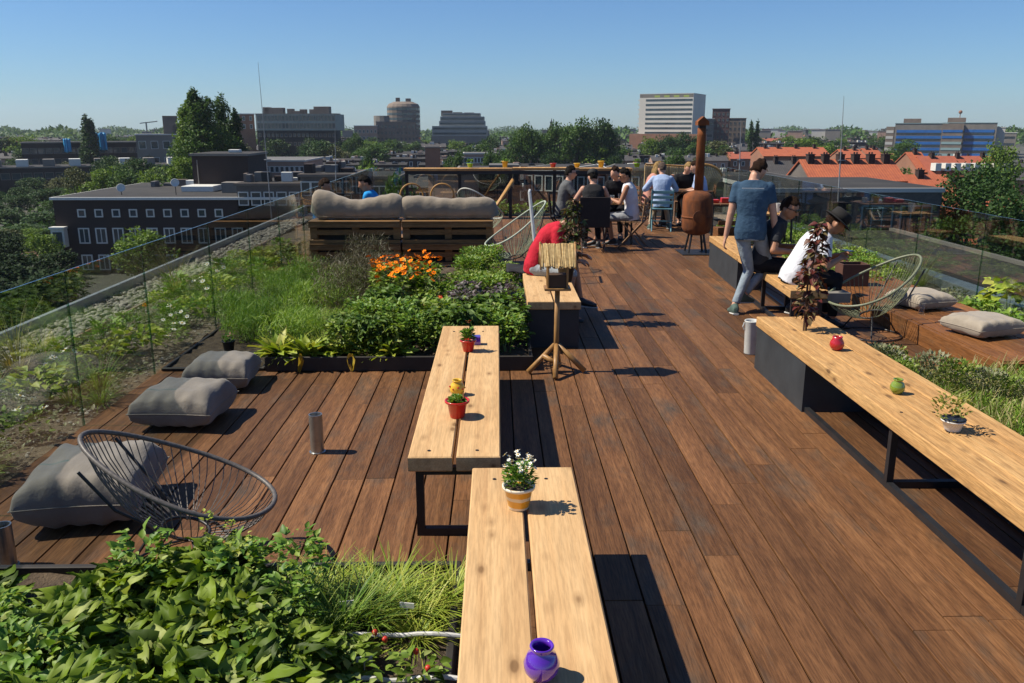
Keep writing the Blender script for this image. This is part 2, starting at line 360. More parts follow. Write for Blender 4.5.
b4=bench('long bench of three rough beams on black steel, holding the red and green jars',2.23,2.78,1.9,7.05,3,(3.2,4.5,),mat_=PINEO,gap=.006,th=.085,ragged=.03,panel=(5.85,7.03))
b5=bench('far plank bench on black frames where the two men sit behind the walker',2.93,3.30,8.2,12.5,2,(8.25,9.4),mat_=PINEO,gap=.01,th=.085,panel=(10.6,12.48),rz=-.055,ragged=.02)
m=MB(); m.box(-.25,.25,0,.45,.30,.40); m.build('bench_block',soft('block_grey',(.2,.19,.17),rough=.8),loc=(3.35,8.35,0),label='short grey wooden block seat at the near end of the far bench',cat='block')
# ------------------------------------------------------------------ planter beds
def bed(label,x0,x1,y0,y1,h=.13,t=.03,soilz=.1,mat_=None):
    T=thing('planter_bed',label,'planter',(0,0,0)); mt=mat_ or soft('bed_board',(.03,.026,.022),(.02,.017,.014),rough=.6,scale=9)
    for a in ((x0,x1,y0,y0+t),(x0,x1,y1-t,y1),(x0,x0+t,y0+t,y1-t),(x1-t,x1,y0+t,y1-t)):
        m=MB(); m.bevbox(a[0],a[1],a[2],a[3],.004,h,.004); m.build('side_board',mt,T)
    nx=int((x1-x0)/.08);ny=int((y1-y0)/.08); X,Y=np.meshgrid(np.linspace(x0+t,x1-t,nx+1),np.linspace(y0+t,y1-t,ny+1)); Z=soilz+nr.uniform(-.015,.015,X.shape)
    a=(np.arange(ny)[:,None]*(nx+1)+np.arange(nx)[None]).ravel(); npmesh('soil',np.stack([X.ravel(),Y.ravel(),Z.ravel()],1),np.stack([a,a+1,a+nx+2,a+nx+1],1),SOIL,T,smooth=True)
    return T
bed('large herb bed with dark boards between the pallets and the left benches',-2.0,.30,6.97,11.9)
bed('lower herb bed running along the glass beside the big herb bed',-2.9,-2.02,7.0,11.9,h=.03,soilz=.015)
bed('nearest planter bed full of leafy greens and strawberries',-2.35,-.17,.6,3.45,h=.14)
bed('raised bed of grassy herbs beside the long beam bench',2.86,5.0,2.6,6.45,h=.15,mat_=STEPW)
# raised side platform on the right
T=thing('side_platform','low brown timber platform carrying the two beige cushions','platform',(0,0,0))
m=MB(); planks(m,4.10,5.02,6.5,12.2,.2,w=.15,off=0); m.build('platform_boards',STEPW,T)
m=MB(); m.bevbox(4.06,4.098,6.5,12.2,.003,.19,.003); m.build('riser_board',STEPW,T)
m=MB(); m.bevbox(4.06,5.02,6.46,6.498,.003,.19,.003); m.build('riser_board',STEPW,T)
# ------------------------------------------------------------------ small things
def lathe_thing(name,label,cat,loc,prof,mat_,n=28,parts=(),group=None,rz=0):
    t=thing(name,label,cat,loc,rz,group)
    m=MB(); m.lathe(prof,n); m.build(parts and 'body' or 'body',mat_,t,smooth=True)
    return t
def pot(label,loc,r,h,mat_,rimr=None,group=None,name='plant_pot',cat='pot'):
    t=thing(name,label,cat,loc,0,group); rr=rimr or r*1.08
    m=MB(); m.lathe([(r*.68,0),(r*.72,.004),(r*.98,h*.86),(rr,h*.88),(rr,h),(rr*.92,h),(r*.88,h*.8)],28,capt=False); m.build('pot_body',mat_,t,smooth=True)
    m=MB(); m.lathe([(r*.9,h*.82),(0.0005,h*.85)],20,capb=False); m.build('soil',SOIL,t)
    return t
REDP=soft('red_plastic',(.55,.022,.012),(.42,.015,.01),rough=.3,coat=.3,scale=12)
YELC=soft('yellow_glaze',(.72,.45,.03),(.6,.34,.02),rough=.3,coat=.4,scale=10)
PURG=soft('purple_glass',(.12,.025,.42),(.06,.01,.3),rough=.08,coat=1,scale=6,spec=.8)
GREENG=soft('green_glass',(.22,.30,.015),(.12,.18,.01),rough=.08,coat=1,scale=6,spec=.8)
REDG=soft('red_glass',(.5,.010,.014),(.30,.006,.008),rough=.3,coat=.2,scale=8,spec=.8)
LIME=soft('lime_glass',(.3,.55,.02),(.2,.4,.02),rough=.1,coat=1,scale=8)
def stripes():
    m,nt,o=newmat('striped_glaze'); L=nt.links; tc=nt.nodes.new('ShaderNodeTexCoord').outputs['Object']; sx=nt.nodes.new('ShaderNodeSeparateXYZ'); L.new(tc,sx.inputs[0])
    n=noise(nt,tc,18,3); a=nd(nt,'ShaderNodeMath',_operation='MULTIPLY_ADD'); a.inputs[1].default_value=.012; L.new(n.outputs[0],a.inputs[0]); L.new(sx.outputs[2],a.inputs[2])
    s=nd(nt,'ShaderNodeMath',_operation='MULTIPLY'); s.inputs[1].default_value=2*math.pi/.047; L.new(a.outputs[0],s.inputs[0]); w=nd(nt,'ShaderNodeMath',_operation='SINE'); L.new(s.outputs[0],w.inputs[0])
    r=ramp(nt,[(.45,(.72,.36,.03)),(.6,(.72,.64,.5))]); L.new(w.outputs[0],r.inputs[0]); b=nd(nt,'ShaderNodeBsdfPrincipled',Roughness=.35); b.inputs['Coat Weight'].default_value=.3; L.new(r.outputs[0],b.inputs['Base Color']); L.new(b.outputs[0],o.inputs[0]); return m
STRIPE=stripes()
LGR=leafmat('leaf_pot',[(.05,.13,.015),(.10,.22,.02),(.2,.32,.05)])
WHT=soft('white_petal',(.8,.8,.74),(.7,.7,.62),rough=.6)
def tuft(parent,name,n,r,h,mat_,T=SMALL,size=(.02,.04),c=(0,0,0),pit=(.2,1.3)):
    a=U(0,6.28,n); d=np.sqrt(U(0,1,n)); z=U(.15,1,n)
    pos=np.stack([c[0]+np.cos(a)*d*r*np.sqrt(1-(z*.8)**2*.6),c[1]+np.sin(a)*d*r*np.sqrt(1-(z*.8)**2*.6),c[2]+z*h],1)
    v,f=scat(T[0],T[1],pos,a-1.57+U(-.8,.8,n),U(pit[0],pit[1],n),U(-.6,.6,n),U(size[0],size[1],n)); return npmesh(name,v,f,mat_,parent)
def flowers(parent,name,n,r,h,mat_,s=.012,c=(0,0,0),low=.8,cen=None):
    """every head its own part, one shared mesh"""
    m=MB(); k=7; ring=[Vector((s*math.cos(6.283*j/(2*k))*(1 if j%2 else .6),s*math.sin(6.283*j/(2*k))*(1 if j%2 else .6),s*(.22 if j%2 else .05))) for j in range(2*k)]
    m.cur=0; m.add([Vector((0,0,0))]+ring,[(0,1+j,1+(j+1)%(2*k)) for j in range(2*k)]); m.cur=1; m.ball((0,0,s*.1),(s*.3,s*.3,s*.16),7,4)
    o=None
    for i in range(n):
        if o is None: q=o=m.build('flower_head',[mat_,cen or YELC],parent)
        else: q=o.copy(); C.objects.link(q)
        a=rnd.uniform(0,6.28); d=r*math.sqrt(rnd.random()); q.location=(c[0]+d*math.cos(a),c[1]+d*math.sin(a),c[2]+h*rnd.uniform(low,1.1)); q.rotation_euler=(rnd.uniform(-.7,.7),rnd.uniform(-.7,.7),rnd.uniform(0,6)); q.scale=(rnd.uniform(.75,1.15),)*3
STEMG=soft('stem_green',(.12,.22,.04),(.07,.14,.03),rough=.6)
# striped daisy pot on nearest bench
x,y=G(519,514,.46); p=pot('round pot with orange and white stripes, full of white daisies, on the nearest bench',(x,y+.06,.462),.062,.105,STRIPE,.071)
f=tuft(p,'foliage',380,.068,.10,LGR,SMALL,(.012,.026),(0,0,.09)); flowers(p,'flower_heads',40,.075,.13,WHT,.013,(0,0,.1),.6)
def jar(label,loc,s,mat_,group=None):
    t=thing('glass_jar',label,'jar',loc,0,group)
    m=MB(); m.lathe([(.028*s,0),(.034*s,.004*s),(.052*s,.03*s),(.054*s,.055*s),(.042*s,.083*s),(.03*s,.094*s),(.031*s,.1*s),(.037*s,.108*s),(.034*s,.113*s),(.027*s,.108*s),(.026*s,.096*s),(.04*s,.08*s),(.048*s,.05*s),(.045*s,.02*s)],30,capt=False); m.build('jar_body',mat_,t,smooth=True)
    return t
x,y=G(541,672,.46); jar('round purple glass jar with narrow neck on the near end of the nearest bench',(x,y-.03,.462),1.0,PURG)
x,y=G(457,420,.46); p=pot('bright red pot with a small green plant, at the middle of the left bench',(x,y+.05,.462),.058,.1,REDP,.07)
tuft(p,'foliage',90,.04,.05,LGR,SMALL,(.02,.035),(0,0,.07))
x,y=G(457,397,.46); yj=jar('yellow glazed jar with red marks, just behind the red pot on the left bench',(x,y+.04,.462),.85,YELC)
m=MB(); 
for k in range(9): a=6.28*k/9; m.ball((.046*math.cos(a),.046*math.sin(a),.045+.012*(k%2)),.006,6,4)
o=m.build('red_marks',REDP,yj)
x,y=G(468,353,.46); p=pot('small red pot with a leafy plant near the far end of the left bench',(x,y+.05,.462),.052,.085,REDP,.06)
tuft(p,'foliage',110,.04,.09,LGR,SMALL,(.02,.045),(0,0,.07)); flowers(p,'flower_heads',4,.02,.13,REDP,.012,(0,0,.09),.9)
x,y=G(476,346,.46); t=thing('plant_pot','small purple square pot behind the red pot at the far end of the left bench','pot',(x,y+.05,.462))
m=MB(); m.bevbox(-.035,.035,-.035,.035,0,.065,.006); m.build('pot_body',PURG,t)
x,y=G(544,269,.46); jar('small lime green glass tealight on the bench behind the bird feeder',(x,y+.05,.462),.85,LIME)
x,y=G(838,351,.46); t=thing('glass_jar','red glass tulip-shaped tealight on the long beam bench','jar',(x,y+.03,.462))
m=MB(); m.lathe([(.026,0),(.04,.01),(.052,.035),(.048,.06),(.034,.085),(.036,.1),(.03,.1),(.03,.085),(.042,.06),(.044,.03)],24,capt=False); m.build('jar_body',REDG,t,smooth=True)
x,y=G(899,395,.46); jar('squat olive green glass jar on the long beam bench',(x,y+.03,.462),.82,GREENG)
x,y=G(956,433,.46); p=pot('white enamel pot with dark rim and trailing plant on the long beam bench',(x,y+.04,.462),.056,.06,soft('white_enamel',(.75,.74,.7),rough=.5),.062)
m=MB(); m.lathe([(.062,.0615),(.064,.066),(.06,.07),(.056,.066)],24); m.build('pot_rim',BLACK,p,smooth=True)
tuft(p,'foliage',160,.1,.13,leafmat('leaf_dry',[(.2,.19,.04),(.3,.3,.06),(.13,.2,.03)]),SMALL,(.014,.03),(-.02,0,.06))
# stainless tubes (lamps) on the deck
for px,py,h,l in ((316,455,.26,'short round stainless steel deck light standing beside the left bench'),(2,572,.22,'stainless steel deck light at the very edge by the nearest leafy bed')):
    x,y=G(px,py); t=thing('deck_light',l,'light',(x,y+.05,0))
    m=MB(); m.lathe([(.052,0),(.052,.008),(.043,.01),(.043,h),(.036,h),(.034,h-.02),(.034,h-.08),(.001,h-.08)],26,capt=False); m.build('light_tube',ALU,t,smooth=False)
    m=MB(); m.lathe([(.012,h-.079),(.012,h-.03),(.001,h-.028)],12); m.build('bulb',soft('bulb_dark',(.05,.05,.05)),t)
# little black pot with pinkish flowers behind the cushions
x,y=G(227,346,.1); p=pot('small black pot with pink flowers behind the far grey cushion',(x,y+.05,.02),.055,.12,BLACK,.06)
tuft(p,'foliage',80,.06,.07,LGR,SMALL,(.014,.03),(0,0,.1)); flowers(p,'flower_heads',8,.05,.08,soft('pink_petal',(.6,.25,.2)),.012,(0,0,.11),.6)
m=MB(); m.bevbox(-.2,.2,-.06,.06,.0,.02,.003); m.build('slate_tray',soft('slate',(.03,.03,.03)),loc=(x+.05,y+.05,-.0),label='thin black slate tray under the small black flower pot',cat='tray')
# white metal bin beside the long bench
x,y=2.345,7.50; t=thing('metal_bin','narrow white metal bin beside the far end of the long beam bench','bin',(x,y,0))
wm=soft('white_metal',(.55,.56,.54),(.42,.43,.42),rough=.45,scale=9)
m=MB(); m.lathe([(.055,0),(.058,.01),(.066,.30),(.072,.31),(.07,.318),(.062,.31),(.055,.02)],24,capt=False); m.build('bin_body',wm,t,smooth=True)
m=MB(); m.tube([(-.072,0,.30),(-.085,0,.26),(-.070,0,.23)],.006,6); m.build('handle',wm,t)
# ------------------------------------------------------------------ cushions
def fabric(name,c,dust=None):
    if name in MATS: return MATS[name]
    m,nt,o=newmat(name); L=nt.links; tc=nt.nodes.new('ShaderNodeTexCoord').outputs['Object']; n=noise(nt,tc,5,5,.6); r=ramp(nt,[(.3,tuple(x*.72 for x in c)),(.72,c)]); L.new(n.outputs[0],r.inputs[0])
    b=nd(nt,'ShaderNodeBsdfPrincipled',Roughness=.95); b.inputs['Specular IOR Level'].default_value=.15; b.inputs['Sheen Weight'].default_value=.2; L.new(r.outputs[0],b.inputs['Base Color'])
    n2=noise(nt,tc,14,5,.6,(1,.35,1)); n3=noise(nt,tc,260,2); ad=nd(nt,'ShaderNodeMath',_operation='MULTIPLY_ADD'); ad.inputs[1].default_value=.12; L.new(n3.outputs[0],ad.inputs[0]); L.new(n2.outputs[0],ad.inputs[2])
    bp=nd(nt,'ShaderNodeBump',Strength=.28,Distance=.03); L.new(ad.outputs[0],bp.inputs['Height']); L.new(bp.outputs[0],b.inputs['Normal']); L.new(b.outputs[0],o.inputs[0]); MATS[name]=m; return m
GREYF=fabric('grey_canvas',(.205,.185,.155)); BEIGEF=fabric('beige_canvas',(.33,.285,.225)); BOLF=fabric('taupe_canvas',(.28,.235,.18))
def cushion(name,label,loc,w,d,h,mat_,rz=0,sag=0.0,seed=0,pull=.12,tilt=None,group=None):
    N=40; vs=[];fs=[]; r=random.Random(seed); ph=[r.uniform(0,6) for _ in range(6)]
    for side in (1,-1):
        for j in range(N+1):
            for i in range(N+1):
                u=i/N*2-1; v=j/N*2-1; e=(max(0,1-abs(u)**4.2)*max(0,1-abs(v)**4.2))**.33
                cu=u*(1-pull*(1-abs(v)**2)*abs(u)**2*.6); cv=v*(1-pull*(1-abs(u)**2)*abs(v)**2*.6)
                wr=.035*math.sin(u*9+ph[0]+2*v)*math.sin(v*4+ph[1])*abs(u)+.03*math.sin(v*11+ph[2])*abs(v)**2*(1-e*.5)+.02*math.sin(17*u+ph[3])*abs(v)**3
                z=side*h/2*e*(1+wr*4)*(1-sag*(1-u*u)*(.6+.4*math.sin(2*u+ph[4])) if side>0 else 1)
                vs.append((cu*w/2,cv*d/2,h/2+z*(1 if side>0 else .92)))
    q=(N+1); 
    for s in range(2):
        for j in range(N):
            for i in range(N):
                a=s*q*q+j*q+i; f=(a,a+1,a+1+q,a+q); fs.append(f if s==0 else f[::-1])
    m=MB(); m.add(vs,fs); t=thing(name,label,'cushion',loc,rz,group); o=m.build('cover',mat_,t,smooth=True)
    w_=o.modifiers.new('w','WELD'); w_.merge_threshold=.0008
    # piping round the edge
    pts=[]
    for k in range(4*14):
        s,f=divmod(k,14); f=f/14*2-1; u,v=[(f,-1),(1,f),(-f,1),(-1,-f)][s]; cu=u*(1-pull*(1-abs(v)**2)*abs(u)**2*.6); cv=v*(1-pull*(1-abs(u)**2)*abs(v)**2*.6); pts.append((cu*w/2,cv*d/2,h/2))
    m=MB(); m.tube(pts,.0035,6,closed=True); m.build('piping',mat_,t,smooth=True)
    if tilt: t.rotation_euler=(tilt[0],tilt[1],rz)
    return t
cushion('floor_cushion','large grey floor cushion partly under the near string chair',(-2.21,4.30,.0),.62,.66,.32,GREYF,.12,seed=1)
cushion('floor_cushion','grey floor cushion in the middle of the row of three along the glass',(-2.24,5.75,.0),.58,.56,.27,GREYF,-.06,seed=2)
cushion('floor_cushion','grey floor cushion nearest the herb bed, behind another like it',(-2.24,6.60,.0),.52,.52,.25,GREYF,.05,seed=3)
cushion('seat_cushion','beige square cushion on the low platform directly behind the green string chair',(4.46,8.62,.2),.48,.52,.18,BEIGEF,.25,seed=4)
cushion('seat_cushion','beige square cushion nearest the raised herb bed on the low platform',(4.44,7.42,.2),.54,.48,.18,BEIGEF,.3,seed=5)
# ------------------------------------------------------------------ pallet sofa
def pallet(label,x0,x1,y,z0,h,depth):
    t=thing('pallet',label,'pallet',(x0,y,z0),0,'pallets stacked on edge as the sofa back'); w=x1-x0
    def pt(n,*a):
        m=MB(); m.bevbox(*a,.004); m.build(n,PALW,t)
    pt('top_board',0,w,-.01,depth,h-.024,h); pt('face_board',0,w,.0,.022,h-.095,h-.026)
    pt('face_board',.0,w,.09,.11,.12,.20); pt('face_board',0,w,.02,.04,.0,.055)
    for bx in (.0,w/2-.05,w-.11): pt('block',bx+.004,bx+.106,.075,.2,.058,h-.03)
    m=MB(); m.box(.01,w-.01,.24,.26,.01,h-.03); m.build('shade_panel',soft('bed_board',(.03,.026,.022)),t)  # blackish sheet added to stand in for the shade inside the pallet openings
    return t
xa=V(308,221,12.6)[0]; xm=V(400.5,221,12.6)[0]; xb=V(493,221,12.6)[0]
zt=V(400,221,12.6)[1]; hh=zt/2
for k in (0,1):
    pallet('weathered pallet of the sofa back under the sagging bolster, %s row'%('lower' if k==0 else 'upper'),xa,xm-.015,12.6,hh*k,hh-.002,.5)
    pallet('weathered pallet of the sofa back under the flat ribbed bolster, %s row'%('lower' if k==0 else 'upper'),xm+.015,xb,12.6,hh*k,hh-.002,.5)
def bolster(label,x0,x1,y,z,h,d,seed,shape):
    w=x1-x0; N=48; K=20; vs=[];fs=[]; r=random.Random(seed); ph=[r.uniform(0,6) for _ in range(5)]
    for i in range(N+1):
        u=i/N*2-1; e=max(0.03,(1-abs(u)**14))**.4; hh_=h*shape(u)*e
        for k in range(K):
            a=6.283*k/K; ca,sa=math.cos(a),math.sin(a); sx=abs(ca)**.8*(1 if ca>0 else -1); sz=abs(sa)**.75*(1 if sa>0 else -1)
            n=1+.03*math.sin(u*22+ph[0]+a)*abs(sz)+.02*math.sin(9*u+3*a+ph[1])
            vs.append((u*w/2+.07*sz*max(0,abs(u)-.8)/.2*(1 if u>0 else -1),sx*d/2*e**.5*n,hh_/2+sz*hh_/2*n))
    for i in range(N):
        for k in range(K): fs.append((i*K+k,(i+1)*K+k,(i+1)*K+(k+1)%K,i*K+(k+1)%K))
    fs.append(tuple(range(K-1,-1,-1))); fs.append(tuple(N*K+k for k in range(K)))
    t=thing('bolster',label,'bolster',((x0+x1)/2,y,z)); m=MB(); m.add(vs,fs); m.build('cover',BOLF,t,smooth=True)
    m=MB(); m.tube([(u*w/2*.97,-d/2*.96,h*shape(u)*.12) for u in [k/20*2-1 for k in range(21)]],.004,5); m.build('seam',BOLF,t)
bolster('large taupe bolster with one high corner and a sagging middle on the pallets',xa+.06,xm,12.88,zt,.47,.3,3,lambda u:.62+.52*max(0,-u-.1)**1.2+.26*max(0,u))
bolster('flatter taupe bolster with ribbed top on the pallets beside the string chair',xm,xb+.02,12.88,zt,.40,.3,4,lambda u:.84+.1*max(0,-u)**2-.06*math.exp(-((u-.1)/.4)**2))
# sofa seat on the far side
T=thing('pallet_sofa','low pallet seat on the far side of the sofa back','sofa',(xa,13.1,0))
for k in range(3):
    m=MB(); m.bevbox(.02,xb-xa-.02,.01,.9,.0+.13*k,.11+.13*k,.004); m.build('pallet_layer',PALW,T)
# ------------------------------------------------------------------ string chairs
def string_chair(label,loc,rz,cord,cordm,rods,scale=1,n=54,group=None,back=.82,front=.40,wx=.40):
    t=thing('string_chair',label,'chair',loc,rz,group)
    rim=[]
    for k in range(64):
        a=6.2832*k/64; c=math.cos(a); s=math.sin(a)         # +Y is the high back
        y=.44*s*(1.0 if s>0 else 1.0); x=wx*c*(1-.22*s); z=front+(back-front)*((s+1)/2)**1.25
        rim.append(Vector((x,y-.02,z))*scale)
    m=MB(); m.tube(rim,.0125*scale,8,closed=True); m.build('rim',cordm,t,smooth=True)
    ring=[Vector((.11*math.cos(6.2832*k/32),-.02+.11*math.sin(6.2832*k/32),.215+.03*math.sin(6.2832*k/32)))*scale for k in range(32)]
    m=MB(); m.tube(ring,.009*scale,6,closed=True); m.build('seat_ring',rods,t,smooth=True)
    m=MB()
    for k in range(n):
        a=6.2832*k/n; p=rim[int(round(k/n*64))%64]; q=ring[int(round(k/n*32))%32]; mid=(p+q)/2; out=(mid-Vector((0,0,mid.z))); mid=mid+out.normalized()*.04*scale-Vector((0,0,.035*scale))
        m.tube([p,p*.5+mid*.5+(mid-(p+q)/2)*.25,mid,mid*.5+q*.5+(mid-(p+q)/2)*.25,q],0.0029*scale,4,caps=False)
    m.build('cords',cord,t)
    for a in (90,210,330):
        a=R(a); m=MB(); d=Vector((math.cos(a),math.sin(a),0)); base=Vector((0,-.02,0))
        top=base+d*.11+Vector((0,0,.21)); foot=base+d*.30+Vector((0,0,.012))
        m.tube([p*scale for p in (top,base+d*.2+Vector((0,0,.15)),foot)],.008*scale,6); m.build('leg',rods,t)
    m=MB(); m.tube([Vector((.30*math.cos(6.2832*k/32),-.02+.30*math.sin(6.2832*k/32),.010))*scale for k in range(32)],.007*scale,6,closed=True); m.build('floor_ring',rods,t)
    for s in (-1,1):
        m=MB(); m.tube([p*scale for p in (Vector((.1*s,.0,.215)),Vector((.21*s,.22,.42)),Vector((.22*s,.36,back-.1)))],.008*scale,6); m.build('back_rod',rods,t)
    return t
GCORD=soft('grey_cord',(.16,.145,.13),(.09,.08,.075),rough=.6,scale=60); GRIM=soft('grey_rim',(.13,.115,.105),(.06,.055,.05),rough=.5,scale=80)
OCORD=soft('olive_cord',(.17,.19,.11),(.11,.12,.07),rough=.5,scale=60); ORIM=soft('olive_rim',(.20,.22,.14),(.10,.11,.07),rough=.45,scale=80)
string_chair('grey cord string chair beside the nearest leafy planter bed',(-1.50,3.66,0),R(90)+.05,GCORD,GRIM,BLACK,.95,back=.72,front=.34,wx=.30,n=64)
string_chair('olive green string chair behind the long beam bench, facing the red-leaved plant',(3.78,8.2,0),R(-80),OCORD,ORIM,BLACK,1.0,back=.80,front=.34,wx=.36)
PCORD=soft('mint_cord',(.30,.36,.24),(.22,.27,.17),rough=.5,scale=60)
string_chair('pale green string chair standing between the pallet sofa and the man in red',(.28,12.1,0),R(-75),PCORD,soft('mint_rim',(.4,.45,.36)),BLACK,1.0,back=1.0,wx=.34)
string_chair('string chair with a white loop rim just behind the ribbed bolster',(-.35,15.2,0),R(150),PCORD,soft('white_rim',(.55,.55,.48)),BLACK,1.0,back=1.0)
# ------------------------------------------------------------------ bird feeder
BAM=soft('bamboo',(.36,.20,.07),(.2,.10,.03),rough=.45,scale=20,stretch=(1,1,.3)); STRAW=soft('straw',(.58,.42,.19),(.36,.23,.09),rough=.8,scale=40,island=.3)
t=thing('bird_feeder','bamboo bird feeder with straw roof on a pole beside the solid bench','bird feeder',(.50,6.95,0))
m=MB(); m.tube([(0,0,.02),(0,0,.35),(.003,0,.72)],[.024,.022,.022],12); m.build('pole',BAM,t,smooth=True)
for a,l in ((200,.26),(-95,.27),(-15,.25),(80,.2)):
    a=R(a); m=MB(); m.tube([(.015*math.cos(a),.015*math.sin(a),.24),(l*math.cos(a),l*math.sin(a),.02)],[.021,.024],10); m.build('leg',BAM,t,smooth=True)
m=MB(); m.tube([(-.12,-.06,.16),(.03,-.10,.08)],.02,10); m.build('brace',BAM,t,smooth=True)
m=MB(); m.bevbox(-.11,.11,-.09,.09,.72,.74,.003); m.build('tray',BAM,t)
for sx in (-.08,.08):
    for sy in (-.065,.065):
        m=MB(); m.tube([(sx,sy,.74),(sx,sy,.93)],.009,6); m.build('post',BAM,t)
m=MB(); m.box(-.075,.075,-.06,.06,.741,.85); m.build('feed_box',soft('feeder_dark',(.07,.04,.02)),t)
m=MB()
for s in (-1,1):
    for k in range(26):
        x=-.175+k*.014+rnd.uniform(-.003,.003); m.tube([(x*.76,0,1.10+rnd.uniform(-.006,.006)),(x*.76+rnd.uniform(-.005,.005),s*.07,1.01),(x*.76+rnd.uniform(-.007,.007),s*.13,.925+rnd.uniform(-.01,.01))],.008,5)
m.build('straw_roof',STRAW,t)
for sx in (-.145,.145):
    for s in (-1,1):
        m=MB(); m.tube([(sx,-.005*s,1.115),(sx,s*.14,.91)],.009,7); m.build('gable_stick',BAM,t,smooth=True)
# ------------------------------------------------------------------ stove
RUST=soft('rusty_iron',(.23,.068,.015),(.045,.018,.010),rough=.9,scale=7,bump=.4,stretch=(1,1,.4))
sx,sy=3.30,13.9
t=thing('garden_stove','rusty round wood stove with a tall chimney pipe on black legs','stove',(sx,sy,0))
m=MB(); m.lathe([(.1,.30),(.2,.34),(.245,.42),(.25,.6),(.25,.86),(.235,.95),(.17,1.0),(.08,1.03)],30); m.build('body',RUST,t,smooth=True)
m=MB(); m.lathe([(.255,.585),(.258,.6),(.255,.615)],30); m.build('band',RUST,t,smooth=True)
m=MB(); m.lathe([(.075,1.0),(.07,1.9),(.068,2.02)],20); m.build('chimney_pipe',RUST,t,smooth=True)
m=MB(); m.ext([(-.09,2.06),(.09,2.06),(.09,2.12),(0,2.20),(-.09,2.12)],-.1,.1); m.build('chimney_cap',RUST,t)
m=MB(); m.box(-.05,.05,-.05,.05,2.0,2.062); m.build('cap_neck',soft('stove_dark',(.03,.02,.015)),t)
m=MB(); m.lathe([(.09,0),(.1,.01),(.1,.03),(.001,.035)],16,M=Matrix.Translation((-.03,-.24,.62))@Matrix.Rotation(R(90),4,'X')); m.build('door',RUST,t)
for k in range(4):
    a=R(45+90*k); m=MB(); m.tube([(.13*math.cos(a),.13*math.sin(a),.36),(.21*math.cos(a),.21*math.sin(a),.0)],.018,7); m.build('leg',BLACK,t)
m=MB(); m.bevbox(-.28,.42,-.32,.3,.003,.018,.003); m.build('hearth_plate',BLACK,loc=(sx,sy,0),label='black metal floor plate under the rusty stove',cat='plate')
# ------------------------------------------------------------------ bar at the far end
t=thing('bar_table','long high bar of pale boards on black posts across the far end','table',(0,19.4,0))
for a,b,dz in ((-2.1,.35,0),(.35,1.85,.012),(1.85,3.05,0)):
    m=MB(); m.bevbox(a,b-.01,-.2,.2,1.075+dz,1.13+dz,.004); m.build('tabletop',PINEO,t)
for x in (-2.05,-.85,.3,1.3,3.0):
    m=MB(); m.box(x-.035,x+.035,-.03,.04,0,1.075); m.build('leg',BLACK,t)
m=MB(); m.box(-2.0,3.0,-.19,-.15,1.0,1.073); m.build('apron',BLACK,t)
for px,c,l in ((470,LIME,'bright green pot at the sofa end of the high bar'),(505,YELC,'yellow pot on the high bar above the rattan chairs'),(553,REDG,'red and clear jar on the high bar'),(577,YELC,'low yellow bowl beside the red jar on the high bar'),(601,YELC,'taller yellow pot in the middle of the high bar'),(637,LIME,'lime green pot on the high bar near the light-blue shirt')):
    x=V(px,165,19.4)[0]; p=pot(l,(x,19.4,1.145),.07,.14 if px in (505,601) else .09,c,.08)
    if px in(470,637,505): tuft(p,'foliage',60,.07,.07,LGR,SMALL,(.03,.05),(0,0,.1))
# rattan chairs by the bar
RAT=soft('rattan',(.45,.25,.07),(.28,.14,.04),rough=.5,scale=30)
def rattan(label,loc,rz):
    t=thing('rattan_chair',label,'chair',loc,rz,'rattan chairs by the bar')
    m=MB(); m.tube([(.25*math.cos(a),-.05,.60+.25*math.sin(a)) for a in [6.283*k/28 for k in range(28)]],.018,7,closed=True); m.build('back_hoop',RAT,t,smooth=True)
    m=MB(); 
    for k in range(9):
        a=-.2+.05*k; m.tube([(a,-.05,.60-math.sqrt(max(0,.0625-a*a))),(a*.8,-.06,.5),(a*.9,.02,.4)],.006,4)
    for a in (.38,.44,.5,.56,.61): m.tube([(.235*math.cos(q),-.07,a+.12*math.sin(q)) for q in [math.pi+math.pi*k/12 for k in range(13)]],.008,5)
    m.build('weave',RAT,t)
    m=MB(); m.lathe([(.0005,.37),(.26,.38),(.28,.4),(.26,.42),(.0005,.41)],24,c=(0,.2,0)); m.build('seat',RAT,t,smooth=True)
    for a,b in ((-.2,.02),(.2,.02),(-.2,.38),(.2,.38)):
        m=MB(); m.tube([(a,b,.38),(a*1.2,b,0)],.014,6); m.build('leg',RAT,t)
    return t
x=V(412,190,18.6)[0]; rattan('round-backed rattan chair farther left of the pair before the bar',(x,18.4,0),.3)
x=V(443,190,18.6)[0]; rattan('round-backed rattan chair with open hoop facing us before the bar',(x,18.4,0),0)
# long slatted wooden rack by the bar, wicker lounger
t=thing('bamboo_screen','low curved screen of upright bamboo slats behind the light-blue shirt','screen',(0,0,0))
x0=V(645,170,18.8)[0]; x1=V(700,170,18.8)[0]
m=MB()
for k in range(34):
    u=k/33; x=x0+(x1-x0)*u; m.tube([(x,18.8+.1*math.sin(3*u),.25),(x,18.8+.1*math.sin(3*u),1.22+.1*(1-u)*0-.06*u)],.013,5)
m.build('slats',STRAW,t)
m=MB(); m.tube([(x0+(x1-x0)*k/10,18.77+.1*math.sin(.3*k),1.24-.07*k/10) for k in range(11)],.02,6); m.build('rail',BAM,t)
t=thing('wicker_fan_chair','pale wicker chair back fanning up beside the stove pipe','chair',(V(704,160,18.3)[0],18.3,0))
m=MB()
for k in range(15):
    a=R(-10+k*6); m.tube([(0,0,.4),(.55*math.sin(a)*.8,.05,.4+.85*math.cos(a*.6))],.01,5)
m.build('fan_back',STRAW,t)
